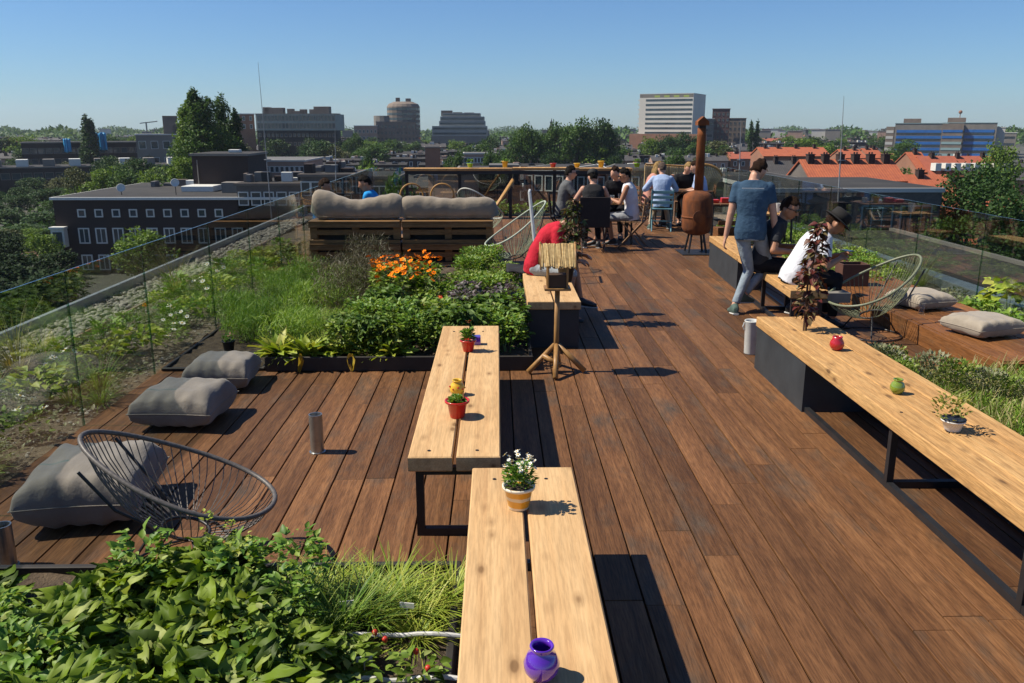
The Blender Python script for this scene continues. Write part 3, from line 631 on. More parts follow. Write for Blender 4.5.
m=MB(); m.tube([(.55*math.sin(R(a))*.8,.05,.4+.85*math.cos(R(a)*.6)) for a in range(-14,82,8)],.025,7); m.build('edge_roll',RAT,t)
m=MB(); m.lathe([(.25,0),(.2,.2),(.27,.4),(.001,.42)],20); m.build('base',RAT,t)
# wooden lounger arm (curved), white deckchair frame, hanging plant pot
t=thing('hammock_stand','curved brown wooden stand rising behind the white-rimmed string chair','stand',(0,0,0))
xa_,za=V(488,212,15.6); xb_,zb=V(513,180,16.4)
for dy in (0,.35):
    m=MB(); m.tube([(xa_-.2,15.6+dy,.05),(xa_,15.7+dy,za-.12),((xa_+xb_)/2,15.9+dy,(za+zb)/2-.07),(xb_,16.2+dy,zb)],[.022,.024,.026,.03],8); m.build('curved_beam',RAT,t,smooth=True)
m=MB(); m.tube([(xa_,15.7,za-.12),(xa_,16.05,za-.12)],.02,6); m.build('crossbar',RAT,t)
t=thing('deckchair_frame','white wooden deckchair frame leaning beside the man in red','deckchair',(0,0,0))
xw,zw=V(529,192,11.2)
for dx,dy in ((0,0),(.03,.5)):
    m=MB(); m.tube([(xw+dx,11.2+dy,zw),(xw+.12+dx,10.9+dy,.02)],.016,6); m.build('rail',wm,t)
m=MB(); m.tube([(xw,11.2,zw-.01),(xw+.03,11.7,zw-.01)],.016,6); m.build('crossbar',wm,t)
# sandals and glasses on the right
for k,(px,py,r_) in enumerate(((893,352,.5),(902,360,.9))):
    x,y=G(px,py); t=thing('sandal','grey sandal %s on the boards below the string chair'%('standing nearer the herbs' if k else 'lying nearer the string chair'),'sandal',(x,y,.003),r_)
    m=MB(); m.add([],[]); m.lathe([(.045,0),(.048,.008),(.045,.016)],18); o=m.build('sole',soft('sole_grey',(.3,.28,.25)),t); o.scale=(1,2.4,1)
    m=MB(); m.tube([(-.045,.03,.012),(-.02,.04,.045),(.02,.04,.045),(.045,.03,.012)],.009,6); m.build('strap',BLACK,t)
CLR=glassmat('drink_glass',(.93,.96,.96),1.45)
for px,py in ((908,306),(917,309),(921,314)):
    x,y=G(px,py,.2); t=thing('drinking_glass','clear drinking glass on the platform between the two beige cushions','glass',(x,y,.2),0,'glasses between the beige cushions')
    m=MB(); m.lathe([(.026,0),(.034,.1),(.031,.1),(.024,.008),(.0005,.008)],18,capt=False); m.build('glass_body',CLR,t,smooth=True)
t=thing('wooden_crate','dark brown plant crate behind the olive string chair','crate',(4.25,9.9,.2))
for a in ((-.16,.16,-.12,-.1),(-.16,.16,.1,.12),(-.16,-.14,-.099,.099),(.14,.16,-.099,.099)):
    m=MB(); m.box(*a,.0,.26); m.build('side_board',soft('crate_brown',(.10,.045,.03)),t)
cloth=MB(); N=14; vs=[(-.2+.5*i/N,.0+.6*j/N,.012+.012*math.sin(i*.9+j*.5)+.01*math.sin(j*1.3)) for j in range(N+1) for i in range(N+1)]
cloth.add(vs,[(j*15+i,j*15+i+1,j*15+i+16,j*15+i+15) for j in range(N) for i in range(N)]); o=cloth.build('jacket',soft('black_cloth',(.012,.012,.014),rough=.9),smooth=True,loc=(.30,9.25,.462),label='black jacket spread on the bench behind the man in red',cat='jacket'); s=o.modifiers.new('s','SOLIDIFY'); s.thickness=.012
# ================================================================== people
def skin(n,c): return soft(n,c,tuple(x*.85 for x in c),rough=.5,scale=12)
SK1=skin('skin_light',(.50,.27,.18)); SK2=skin('skin_tan',(.38,.18,.10)); 
def cloth(n,c,c2=None): return soft('cloth_'+n,c,c2,rough=.9,scale=9,bump=1.0,bscale=9,spec=.1)
def hairm(n,c): return soft('hair_'+n,c,tuple(x*.35 for x in c),rough=.7,scale=60,bump=1,bscale=110,spec=.12)
HB=hairm('brown',(.035,.016,.008)); HK=hairm('black',(.012,.009,.007)); HY=hairm('blonde',(.42,.27,.11)); HG=hairm('grey',(.14,.10,.08))
SUNG=soft('sunglass',(.008,.008,.008),rough=.15); DARKE=soft('eye_dark',(.015,.01,.008),rough=.3); LIP=soft('lip',(.28,.09,.07),rough=.5)
def ik(a,b,l1,l2,hint):
    a=Vector(a);b=Vector(b);d=b-a;L=min(d.length,(l1+l2)*.999); dn=d.normalized(); b=a+dn*L
    x=(l1*l1-l2*l2+L*L)/(2*L); h=math.sqrt(max(0,l1*l1-x*x)); hp=Vector(hint); hp=hp-dn*hp.dot(dn); hp.normalize(); return a+dn*x+hp*h,b
def remesh(o,vx,sm=4):
    r=o.modifiers.new('r','REMESH'); r.mode='VOXEL'; r.voxel_size=vx; r.use_smooth_shade=True
    if sm: s=o.modifiers.new('s','SMOOTH'); s.factor=.5; s.iterations=sm
def seg(m,a,b,r0,r1,n=12):
    a=Vector(a);b=Vector(b); m.tube([a,a.lerp(b,.35),b],[r0,r0*.62+r1*.38+ (r0*.04),r1],n); m.ball(a,r0,n,8); m.ball(b,r1,n,8)
def loft(m,rings,n=18):
    """rings: centre, half-width vector, half-depth vector"""
    vs=[];fs=[]
    for c,a,b in rings:
        for k in range(n):
            t=6.2832*k/n; ca,sa=math.cos(t),math.sin(t); vs.append(c+a*(abs(ca)**.85*(1 if ca>0 else -1))+b*(abs(sa)**.85*(1 if sa>0 else -1)))
    for i in range(len(rings)-1):
        for k in range(n): fs.append((i*n+k,i*n+(k+1)%n,(i+1)*n+(k+1)%n,(i+1)*n+k))
    fs.append(tuple(range(n-1,-1,-1))); fs.append(tuple((len(rings)-1)*n+k for k in range(n))); m.add(vs,fs)
def person(label,loc,rz,P,shirt=None,pants=None,shoe=None,sk=SK1,hair=HB,sleeve=.55,leg=1.0,hat=None,glasses=False,longhair=False,female=False,scale=1.0,vx=.012,group=None,tank=False):
    t=thing('person',label,'person',loc,rz,group); t.scale=(scale,)*3
    pel=Vector(P['pelvis']); lean=R(P.get('lean',0)); side=R(P.get('side',0)); tw=R(P.get('twist',0))
    M=Matrix.Rotation(tw,3,'Z')@Matrix.Rotation(-lean,3,'X')@Matrix.Rotation(side,3,'Y')
    curve=R(P.get('curve',8)); M2=M@Matrix.Rotation(-curve,3,'X')
    u=M@Vector((0,0,1)); u2=M2@Vector((0,0,1)); rx=M@Vector((1,0,0)); fy=M@Vector((0,1,0)); fy2=M2@Vector((0,1,0)); g=.93 if female else 1.0
    waist=pel+u*.17; chest=waist+(u*.4+u2*.6)*.19; sh=chest+u2*.15; nk=sh+u2*.04
    def torso(m,e=0,top=True,low=-.09):
        rg=[(pel+u*low,rx*(.15+e),fy*(.10+e)),(pel,rx*(.165+e),fy*(.115+e)),(waist,rx*(.138*g+e*1.4),fy*(.098+e*1.2)),(chest-u2*.03,rx*(.165*g+e*1.2),fy2*(.115+e)),(chest+u2*.07,rx*(.178*g+e),fy2*(.112+e)),(sh,rx*(.155*g+e),fy2*(.075+e)),(sh+u2*.04,rx*(.075+e),fy2*(.055+e))]
        loft(m,rg)
    S=[sh+rx*s*.168*g-u2*.035 for s in (-1,1)]; H=[Vector(P[k]) for k in ('handL','handR')]
    EL=[];WR=[]
    for i,s in enumerate((-1,1)):
        e,w=ik(S[i],H[i],.29,.26,P.get('elbow',(s*.6,-.7,-.4)) if not isinstance(P.get('elbow'),dict) else P['elbow'][i]); EL.append(e);WR.append(w)
    HP=[pel+rx*s*.09-u*.03 for s in (-1,1)]; KN=[];AN=[]
    for i,k in enumerate(('footL','footR')):
        f=Vector(P[k]); kn,an=ik(HP[i],f,.44,.43,P.get('knee',(0,1,.15))); KN.append(kn);AN.append(an)
    toe=[R(a) for a in P.get('toe',(8,-8))]
    sl=P.get('slim',.95)
    # head frame
    hy,hp,hr=[R(a) for a in P.get('head',(0,0,0))]
    Mh=Matrix.Rotation(hy,3,'Z')@Matrix.Rotation(-hp,3,'X')@Matrix.Rotation(hr,3,'Y')
    up=(u2*.5+Mh@Vector((0,0,1))*.5).normalized(); hc=nk+up*.022+Mh@Vector((0,.025,.105))
    M4=Matrix.Translation(hc)@Mh.to_4x4(); hx=lambda *p: M4@Vector(p)
    m=MB(); torso(m)
    m.tube([sh,nk+up*.05,hc-Mh@Vector((0,.02,.03))],[.062,.052,.050],14)
    m.ball(hc,(.074,.094,.112),18,14,M=Mh.to_4x4()); m.ball(hx(0,.03,-.06),(.05,.055,.05),14,10,M=Mh.to_4x4())
    m.tube([hx(0,.085,.02),hx(0,.112,-.028),hx(0,.09,-.036)],[.009,.015,.01],8)
    for s in (-1,1): m.ball(hx(s*.076,-.005,-.01),(.012,.02,.032),8,8,M=Mh.to_4x4())
    for i,s in enumerate((-1,1)):
        seg(m,S[i],EL[i],.052*g,.04*g); seg(m,EL[i],WR[i],.041*g,.027*g)
        # hand: palm, four unequal bent fingers, thumb from the side
        d=(WR[i]-EL[i]).normalized(); hd=P.get('hdir',(None,None))[i]; d=(Vector(hd).normalized() if hd else d); pn=Vector(P.get('palm',((-s*1.0,0,0),)*2)[i]) if 'palm' in P else Vector((-s*1.0,0,.0)); pn=(pn-d*pn.dot(d)).normalized(); sd=d.cross(pn)
        if sd.y<0: sd=-sd
        pc=WR[i]+d*.05; loft(m,[(WR[i]-d*.01,sd*.026,pn*.018),(pc,sd*.04,pn*.015),(pc+d*.045,sd*.041,pn*.013)],12)
        for q,(o,l) in enumerate(((.031,.068),(.011,.078),(-.011,.072),(-.03,.056))):
            b0=pc+d*.04+sd*o; k1=b0+(d*.92+pn*.25).normalized()*l*.45; k2=k1+(d*.6+pn*.7).normalized()*l*.3; k3=k2+(d*.2+pn*.95).normalized()*l*.25; m.tube([b0,k1,k2,k3],[.0098,.0095,.009,.0078],7)
        b0=WR[i]+d*.03+sd*.026; m.tube([b0,b0+d*.025+sd*.028+pn*.008,b0+d*.055+sd*.034+pn*.02],[.013,.0115,.009],7)
        seg(m,HP[i],KN[i],.083*sl,.055*sl); seg(m,KN[i],AN[i],.055*sl,.036)
        a=Matrix.Rotation(toe[i],3,'Z')@Vector((0,1,-.12 if P.get('flat',1) else -.5)).normalized(); m.tube([AN[i]-a*.03-Vector((0,0,.03)),AN[i]+a*.07-Vector((0,0,.045)),AN[i]+a*.16-Vector((0,0,.055))],[.04,.04,.026],10)
    b=m.build('body',sk,t,smooth=True); remesh(b,vx*.62 if vx<=.012 else vx*.8,3)
    # clothes
    if shirt:
        m=MB(); torso(m,.014,low=-.10)
        if not tank:
            for i in (0,1):
                e=S[i].lerp(EL[i],min(1,sleeve/.55)); m.tube([S[i]-(EL[i]-S[i])*.05,S[i].lerp(e,.5),e],[.062*g,.062*g,.060*g],14); m.ball(S[i],.062*g,12,8)
                if sleeve>.55: seg(m,EL[i],EL[i].lerp(WR[i],.9),.052,.038)
        # folds
        for k in range(7):
            a=rnd.uniform(0,6.28); q=pel+u*(.05+.05*k)+rx*math.cos(a)*.15+fy*math.sin(a)*.105; m.tube([q,q+u*.06+rx*rnd.uniform(-.06,.06)],[.012,.008],6)
        o=m.build('shirt',shirt,t,smooth=True); remesh(o,vx,3)
    if pants:
        m=MB(); loft(m,[(pel-u*.10,rx*.16,fy*.115),(pel,rx*.175,fy*.125),(pel+u*.07,rx*.165,fy*.118)])
        for i in (0,1):
            m.ball(HP[i],.095*sl,14,10); kn=HP[i].lerp(KN[i],1.0 if leg>=.5 else leg*2)
            m.tube([HP[i],HP[i].lerp(kn,.5),kn],[.095*sl,.083*sl,.067*sl],14)
            if leg>=.5: m.ball(KN[i],.066*sl,12,8)
            if leg>.5: e=KN[i].lerp(AN[i],(leg-.5)*1.86); m.tube([KN[i],KN[i].lerp(e,.5),e],[.066*sl,.058*sl,.052*sl if leg>.8 else .066],14)
        o=m.build('trousers' if leg>.6 else 'shorts',pants,t,smooth=True); remesh(o,vx,3)
    if shoe:
        for i in (0,1):
            a=(Matrix.Rotation(toe[i],3,'Z')@Vector((0,1,-.12 if P.get('flat',1) else -.5))).normalized(); w=Vector((0,0,1)).cross(a).normalized(); n_=a.cross(w); A=AN[i]
            m=MB(); loft(m,[(A-a*.085-n_*.045,w*.03,n_*.035),(A-a*.05-n_*.03,w*.042,n_*.06),(A+a*.0-n_*.03,w*.044,n_*.06),(A+a*.07-n_*.05,w*.05,n_*.04),(A+a*.14-n_*.06,w*.05,n_*.03),(A+a*.2-n_*.065,w*.034,n_*.02)],14)
            o=m.build('shoe',shoe,t,smooth=True); remesh(o,.01,2)
            m=MB(); loft(m,[(A-a*.09-n_*.088,w*.034,n_*.012),(A+a*.05-n_*.088,w*.05,n_*.011),(A+a*.21-n_*.088,w*.036,n_*.011)],12); m.build('sole',soft('sole_white',(.5,.5,.48)),o)
    # hair as a shell that sinks into the head over the face
    m=MB(); N1,N2=28,20; vs=[];fs=[];r=random.Random(len(label))
    for i in range(N2+1):
        ph=math.pi*i/N2
        for k in range(N1):
            th=6.2832*k/N1; x,y,z=math.sin(ph)*math.cos(th),math.sin(ph)*math.sin(th),math.cos(ph)
            face=(y>.0+.25*max(0,z) and z<.62-.15*abs(x)) or z<-.42-.2*max(0,y) or (z<.12 and y>-.45)
            s=.86 if face else 1.10+.07*math.sin(9*x+7*z+3*y)+r.uniform(-.05,.06)+.09*max(0,z)
            vs.append(M4@Vector((x*.077*s,y*.097*s-.004,z*.115*s)))
    for i in range(N2):
        for k in range(N1): fs.append((i*N1+k,(i+1)*N1+k,(i+1)*N1+(k+1)%N1,i*N1+(k+1)%N1))
    m.add(vs,fs)
    if longhair:
        for s in (-1,-.5,0,.5,1):
            m.tube([hx(.055*s,-.06+.03*abs(s),.02),hx(.07*s,-.085+.06*abs(s),-.08),hx(.085*s,-.075+.09*abs(s),-.19),hx(.08*s,-.06+.1*abs(s),-.26)],[.04,.045,.04,.012],9)
    m.build('hair',hair,t,smooth=True)
    for s in (-1,1):
        m=MB(); m.ball(hx(.03*s,.083,.012),(.010,.007,.006),8,6,M=Mh.to_4x4()); m.build('eye',DARKE,t,smooth=True)
    m=MB(); m.ball(hx(0,.088,-.062),(.022,.006,.005),8,6,M=Mh.to_4x4()); m.build('mouth',LIP,t,smooth=True)
    if glasses:
        m=MB()
        for s in (-1,1): m.ball(hx(.032*s,.095,.014),(.029,.008,.02),12,8,M=Mh.to_4x4()); m.tube([hx(.06*s,.088,.018),hx(.082*s,.04,.016),hx(.084*s,-.01,.012)],.004,5)
        m.tube([hx(-.012,.1,.018),hx(.012,.1,.018)],.004,5); m.build('sunglasses',SUNG,t,smooth=True)
    if hat:
        m=MB(); kind,mt=hat; HM=M4@Matrix.Translation((0,-.005,.045))@Matrix.Rotation(R(-6),4,'X')
        if kind=='cap':
            m.lathe([(.092,-.01),(.094,.02),(.085,.06),(.055,.088),(.001,.096)],22,M=HM@Matrix.Scale(1.12,4,(0,1,0)))
            m.tube([HM@Vector((.07*math.cos(a),.085+.075*math.sin(a),.0)) for a in [math.pi*k/12 for k in range(13)]],.006,5); m.add([HM@Vector((.07*math.cos(math.pi*k/12),.085+.075*math.sin(math.pi*k/12),.003)) for k in range(13)],[tuple(range(13))])
        else:
            m.lathe([(.094,-.01),(.1,.03),(.092,.085),(.07,.1),(.001,.098)],24,M=HM@Matrix.Scale(1.1,4,(0,1,0)))
            m.lathe([(.092,.0),(.12,-.002),(.152,-.014),(.153,-.019),(.12,-.008),(.09,-.008)],28,M=HM@Matrix.Scale(1.06,4,(0,1,0)))
        m.build('cap' if kind=='cap' else 'hat',mt,t,smooth=True)
    return t
# -- the walker: front foot stepping, head bent towards the right
DEN=cloth('faded_denim',(.27,.32,.36),(.17,.21,.25)); BLUT=cloth('blue_tee',(.045,.085,.14),(.03,.06,.10)); 
SHOEB=soft('shoe_canvas',(.08,.13,.11),(.05,.08,.07),rough=.8)
mx,my=G(742,313)
w=person('person walking away in a blue T-shirt and faded jeans, head bent',(mx+.03,my+.0,0),-.22,
  dict(pelvis=(0,0,.93),lean=2,curve=4,head=(-28,30,8),handL=(-.27,.0,.80),handR=(.29,.03,.82),footL=(-.12,-.05,.09),footR=(-.02,.05,.20),toe=(10,-35),knee=(.9,.7,0),slim=.88,palm=((1,0,0),(-1,0,0)),elbow={0:(-.3,-1,0),1:(.3,-1,0)}),
  shirt=BLUT,pants=DEN,shoe=SHOEB,hair=HB,sleeve=.34,vx=.011)
m=MB(); m.box(-.13,.10,-.146,-.140,1.395,1.405); 
m.build('shirt_stripe',soft('pale_stripe',(.4,.45,.5)),w)
# -- seated man with sunglasses, dark T-shirt, looking down to the right
def sit(seat,feet=.35,fl=.09,spread=.12,**k):
    d=dict(pelvis=(0,0,seat+.10),lean=12,curve=14,head=(0,25,0),handL=(-.12,.42,seat+.25),handR=(.12,.42,seat+.25),footL=(-spread,feet,fl),footR=(spread,feet,fl),palm=((.5,0,-.9),(-.5,0,-.9)))
    d.update(k); return d
person('person with short brown hair and sunglasses in a dark grey T-shirt on the far bench',(2.96,9.42,0),R(-106),sit(.46,.42,lean=17,curve=14,head=(-25,22,0),handL=(-.05,.40,.74),handR=(.14,.36,.70)),shirt=cloth('dark_grey',(.035,.037,.042)),pants=cloth('black',(.015,.015,.018)),shoe=BLACK,hair=HB,glasses=True,sk=SK2,sleeve=.38)
person('person in a black brimmed hat and white T-shirt looking down at a phone',(3.10,8.66,0),R(-92),sit(.44,.40,lean=24,curve=18,head=(-6,34,0),handL=(-.04,.46,.74),handR=(.08,.44,.72)),shirt=cloth('white',(.62,.63,.66),(.5,.51,.55)),pants=cloth('black',(.015,.015,.018)),shoe=BLACK,hair=HB,hat=('hat',soft('hat_felt',(.014,.013,.013),rough=.9)),sk=SK2,sleeve=.38)
m=MB(); m.bevbox(-.035,.035,-.07,.07,0,.008,.003); m.build('phone',soft('phone',(.05,.05,.05),rough=.2),loc=(3.64,8.64,.79),rz=.3,label='dark phone held by the person in the black hat',cat='phone')
t=thing('cup','white paper cup and napkin on the far bench between the two men','cup',(3.16,9.0,.462))
m=MB(); m.lathe([(.028,0),(.038,.11),(.035,.11),(.026,.005)],18,capt=False); m.build('cup_body',soft('paper_white',(.7,.68,.62)),t,smooth=True)
# -- man in red, bent forward on the solid bench
person('person in a red T-shirt and pale shorts bent forward on the solid bench',(.42,9.25,0),R(-96),sit(.46,.46,lean=16,curve=34,head=(10,30,0),handL=(-.10,.50,.66),handR=(.10,.48,.62),footL=(.05,.50,.20),footR=(.34,.36,.09),knee=(.2,1,.3)),shirt=cloth('red',(.50,.025,.045),(.36,.018,.03)),pants=cloth('pale_shorts',(.36,.40,.42)),leg=.52,shoe=BLACK,hair=HK,sk=SK2,sleeve=.42)
# -- group round the first table
TW=woodmat('cafe_wood',[(.08,.04,.02),(.16,.08,.04),(.26,.14,.07)],isl=.2,axis=0)
def cafe_chair(label,loc,rz,mt,slats=3,back_panel=False,h=.86,group=None):
    t=thing('folding_chair',label,'chair',loc,rz,group)
    for i in range(4):
        m=MB(); m.bevbox(-.2,.2,-.2+.1*i,-.11+.1*i,.43,.45,.003); m.build('seat_slat',mt,t)
    for s in (-1,1):
        m=MB(); m.tube([(s*.21,-.24,h),(s*.21,-.19,.44),(s*.21,.2,.0)],.014,6); m.build('leg',mt,t)
        m=MB(); m.tube([(s*.19,.17,.44),(s*.19,-.22,.0)],.014,6); m.build('leg',mt,t)
    if back_panel:
        m=MB(); m.bevbox(-.23,.23,-.25,-.225,.42,h+.02,.006); m.build('backrest',mt,t)
    else:
        for i in range(slats):
            m=MB(); z=h-.06-i*.1; m.bevbox(-.21,.21,-.245,-.23,z-.03,z+.03,.003); m.build('backrest_slat',mt,t)
    m=MB(); m.box(-.2,.2,-.19,-.17,.2,.22); m.build('stretcher',mt,t)
    return t
def cafe_table(label,loc,w,d,h,mt,rz=0):
    t=thing('cafe_table',label,'table',loc,rz)
    n=5
    for i in range(n):
        m=MB(); a=-w/2+i*w/n; m.bevbox(a,a+w/n-.012,-d/2,d/2,h-.03,h,.003); m.build('top_slat',mt,t)
    for sx in (-1,1):
        for sy in (-1,1):
            m=MB(); m.tube([(sx*(w/2-.06),sy*(d/2-.06),h-.03),(sx*(w/2-.04),sy*(d/2-.04),0)],.018,6); m.build('leg',BLACK,t)
    m=MB(); m.box(-w/2+.06,w/2-.06,-.02,.02,h-.07,h-.032); m.build('apron',BLACK,t)
    return t
DKCH=soft('dark_canvas',(.022,.016,.014),(.012,.01,.01),rough=.8)
cafe_table('slatted wooden table shared by the four sitters behind the man in red',(1.95,15.25,0),.95,.8,.74,PINEO)
x=V(594,220,14.0)[0]
cafe_chair('dark canvas folding chair with tall back, under the person in the backwards black cap',(x,14.15,0),0,soft('dark_chair_wood',(.10,.05,.03),(.04,.02,.015)),back_panel=False,h=.9)
m=MB(); m.bevbox(-.25,.25,-.275,-.25,.42,.92,.006); m.build('backrest',DKCH,[o for o in C.objects if o.name=='folding_chair'][0])
person('person in a black cap and dark tank top, seen from behind in a canvas chair',(x,14.18,0),R(-4),sit(.46,.35,lean=4,curve=8,head=(10,15,0),handL=(-.28,.35,.72),handR=(.2,.42,.78)),shirt=cloth('black_tank',(.03,.03,.032)),tank=True,pants=cloth('black',(.015,.015,.018)),shoe=BLACK,hair=HK,hat=('cap',soft('cap_black',(.012,.012,.013),rough=.8)),sk=SK1,vx=.014)
x=V(632,215,14.7)[0]
cafe_chair('wooden folding chair under the person in the white top and sunglasses',(x+.02,14.72,0),R(72),soft('chair_brown',(.25,.14,.07)))
person('person in a white sleeveless top and sunglasses with hands raised, facing the table',(x,14.7,0),R(72),sit(.46,.40,lean=6,curve=8,head=(28,14,0),handL=(-.05,.38,.82),handR=(.10,.34,.80),footL=(-.1,.62,.10),footR=(.12,.36,.09)),shirt=cloth('white',(.62,.63,.66),(.5,.51,.55)),tank=True,pants=cloth('grey_skirt',(.24,.25,.27)),leg=.55,shoe=BLACK,hair=HK,glasses=True,sk=SK2,female=True,vx=.014)
x=V(562,190,15.5)[0]
cafe_chair('dark folding chair under the person in the grey T-shirt',(x,15.5,0),R(-95),DKCH)
person('person in a grey T-shirt and dark hair leaning an arm on the table, turned sideways',(x,15.5,0),R(-95),sit(.46,.40,lean=8,curve=8,head=(10,5,0),handL=(-.12,.46,.84),handR=(.10,.5,.80)),shirt=cloth('mid_grey',(.12,.125,.13)),pants=cloth('black',(.015,.015,.018)),shoe=BLACK,hair=HK,glasses=True,sk=SK1,sleeve=.42,vx=.014)
x=V(618,185,16.1)[0]
cafe_chair('black folding chair under the person in the black shirt',(x,16.1,0),R(165),DKCH)
person('person in a black shirt half hidden behind the person in the white top',(x,16.1,0),R(165),sit(.46,.38,lean=14,curve=10,head=(-40,12,0)),shirt=cloth('black',(.015,.015,.018)),pants=cloth('black',(.015,.015,.018)),shoe=BLACK,hair=HB,sk=SK1,vx=.014)
# second table
cafe_table('wooden table between the light-blue shirt and the stove pipe',(3.95,18.0,0),1.1,.8,.74,TW)
x=V(650,190,17.6)[0]
person('blonde person with long hair resting an elbow at the table left of the light-blue shirt',(x,17.8,0),R(-85),sit(.46,.38,lean=10,curve=10,head=(-20,12,0),handL=(-.05,.46,1.0),handR=(.15,.45,.80)),shirt=cloth('pink',(.5,.25,.2)),pants=cloth('black',(.015,.015,.018)),shoe=BLACK,hair=HY,longhair=True,female=True,sk=SK1,vx=.015,tank=True)
cafe_chair('wooden folding chair under the blonde person with long hair',(x,17.8,0),R(-85),TW)
x=V(662,200,17.0)[0]
BLCH=soft('blue_chair',(.12,.26,.30),(.06,.14,.17),rough=.5)
cafe_chair('teal slatted folding chair under the person in the light-blue shirt',(x,17.0,0),R(-8),BLCH,h=.84)
person('person in a light-blue shirt and beige trousers seen from behind in the teal chair',(x,17.05,0),R(-8),sit(.46,.30,lean=6,curve=10,head=(10,18,0),handL=(-.25,.4,.8),handR=(.2,.45,.8),footL=(-.2,.15,.09),footR=(.18,.3,.09)),shirt=cloth('light_blue',(.33,.42,.60),(.26,.34,.5)),sleeve=.9,pants=cloth('beige',(.36,.28,.19)),shoe=SHOEB,hair=HG,sk=SK1,vx=.015)
x=V(686,190,18.4)[0]
person('fair-haired person in a black top left of the stove pipe',(x,18.5,0),R(170),sit(.46,.35,lean=16,curve=10,head=(30,25,0),handL=(-.3,.5,.78)),shirt=cloth('black',(.015,.015,.018)),pants=cloth('black',(.015,.015,.018)),shoe=BLACK,hair=HY,sk=SK1,vx=.016)
cafe_chair('folding chair under the fair-haired person in black',(x,18.5,0),R(170),TW)
x=V(705,190,17.8)[0]
person('person in a pale blue shirt turned sideways right of the stove pipe',(x,17.9,0),R(80),sit(.46,.35,lean=10,curve=10,head=(10,15,0)),shirt=cloth('pale_blue',(.38,.48,.72),(.3,.4,.62)),sleeve=.5,pants=cloth('beige',(.36,.28,.19)),shoe=BLACK,hair=HB,sk=SK1,vx=.015)
cafe_chair('folding chair under the person in the pale blue shirt',(x,17.9,0),R(80),TW)
# sofa
BRB=cloth('bright_blue',(.03,.28,.62),(.02,.2,.5))
x=V(374,185,13.7)[0]
person('dark-haired person in bright blue, hand to the chin, behind the sagging bolster',(x,13.75,0),R(80),sit(.40,.42,lean=6,curve=8,head=(25,18,0),handL=(.04,.3,.80),handR=(.1,.28,.80)),shirt=BRB,pants=cloth('black',(.015,.015,.018)),shoe=BLACK,hair=HK,sk=SK2,vx=.014)
x=V(316,190,14.3)[0]
person('person in blue mostly hidden at the high corner of the sagging bolster',(x+.02,14.4,0),R(-100),sit(.30,.42,lean=4,curve=6,head=(0,10,0)),shirt=BRB,pants=cloth('black',(.015,.015,.018)),shoe=BLACK,hair=HB,sk=SK2,vx=.016)
m=MB(); m.bevbox(-.5,.5,-.4,.4,0,.24,.02); m.build('daybed_block',PALW,loc=(V(345,190,13.9)[0],14.0,0),label='low pallet daybed behind the sofa back carrying the two people in blue',cat='daybed')
# condiment table behind stove
t=cafe_table('dark side table with red napkins and flowers right of the rusty stove',(4.12,14.9,0),.85,.6,.74,TW)
for i,(dx,c,l,h) in enumerate(((-.3,REDP,'stack of red napkins on the dark side table',.06),(-.12,REDP,'second red napkin holder beside the yellow pot on the dark side table',.09))):
    m=MB(); m.bevbox(-.07,.07,-.06,.06,0,h,.01); m.build('napkin_stack',c,loc=(4.12+dx,14.85,.742),label=l,cat='napkins')
p=pot('yellow pot of flowers on the dark side table right of the stove',(4.22,14.85,.742),.06,.1,YELC); tuft(p,'foliage',80,.09,.1,LGR,SMALL,(.03,.05),(0,0,.08)); flowers(p,'flower_heads',8,.07,.13,REDP,.02,(0,0,.08),.8)
t=thing('cup','white mug on the dark side table','cup',(4.42,14.85,.742)); m=MB(); m.lathe([(.04,0),(.042,.09),(.038,.09),(.036,.01)],16,capt=False); m.build('cup_body',soft('paper_white',(.7,.68,.62)),t)
t=thing('wooden_box','orange brown crate standing under the dark side table','box',(4.12,14.9,0))
for z in (.12,.24,.36): 
    m=MB(); m.bevbox(-.25,.25,-.2,-.18,z,z+.08,.003); m.build('slat',STEPW,t)
m=MB(); m.box(-.24,.24,-.179,.18,.1,.3); m.build('crate_body',STEPW,t)
# tall plates / glasses on table 1
for k,(dx,dy) in enumerate(((-.25,.1),(.1,-.15),(.28,.15))):
    t=thing('drinking_glass','drinking glass on the table of the four sitters','glass',(1.95+dx,15.25+dy,.742),0,'glasses on the sitters table'); m=MB(); m.lathe([(.028,0),(.036,.12),(.033,.12),(.026,.01)],14,capt=False); m.build('glass_body',CLR,t,smooth=True)
m=MB(); m.lathe([(.08,0),(.13,.015),(.125,.02),(.001,.008)],20); m.build('plate',soft('paper_white',(.7,.68,.62)),loc=(2.05,15.1,.742),label='white plate on the table of the four sitters',cat='plate')
# chair at far right near the walker
x=V(752,215,13.2)[0]
cafe_chair('orange wooden folding chair partly hidden behind the walker',(x,13.2,0),R(150),STEPW)
t=thing('cup','white cup standing on the little ledge right of the walker','cup',(V(778,200,13.2)[0],13.2,.74)); m=MB(); m.lathe([(.035,0),(.045,.14),(.04,.14),(.03,.01)],16,capt=False); m.build('cup_body',soft('paper_white',(.7,.68,.62)),t)
cafe_table('small light wooden table carrying the white cup right of the walker',(V(778,200,13.2)[0],13.2,0),.5,.4,.735,PINEO)
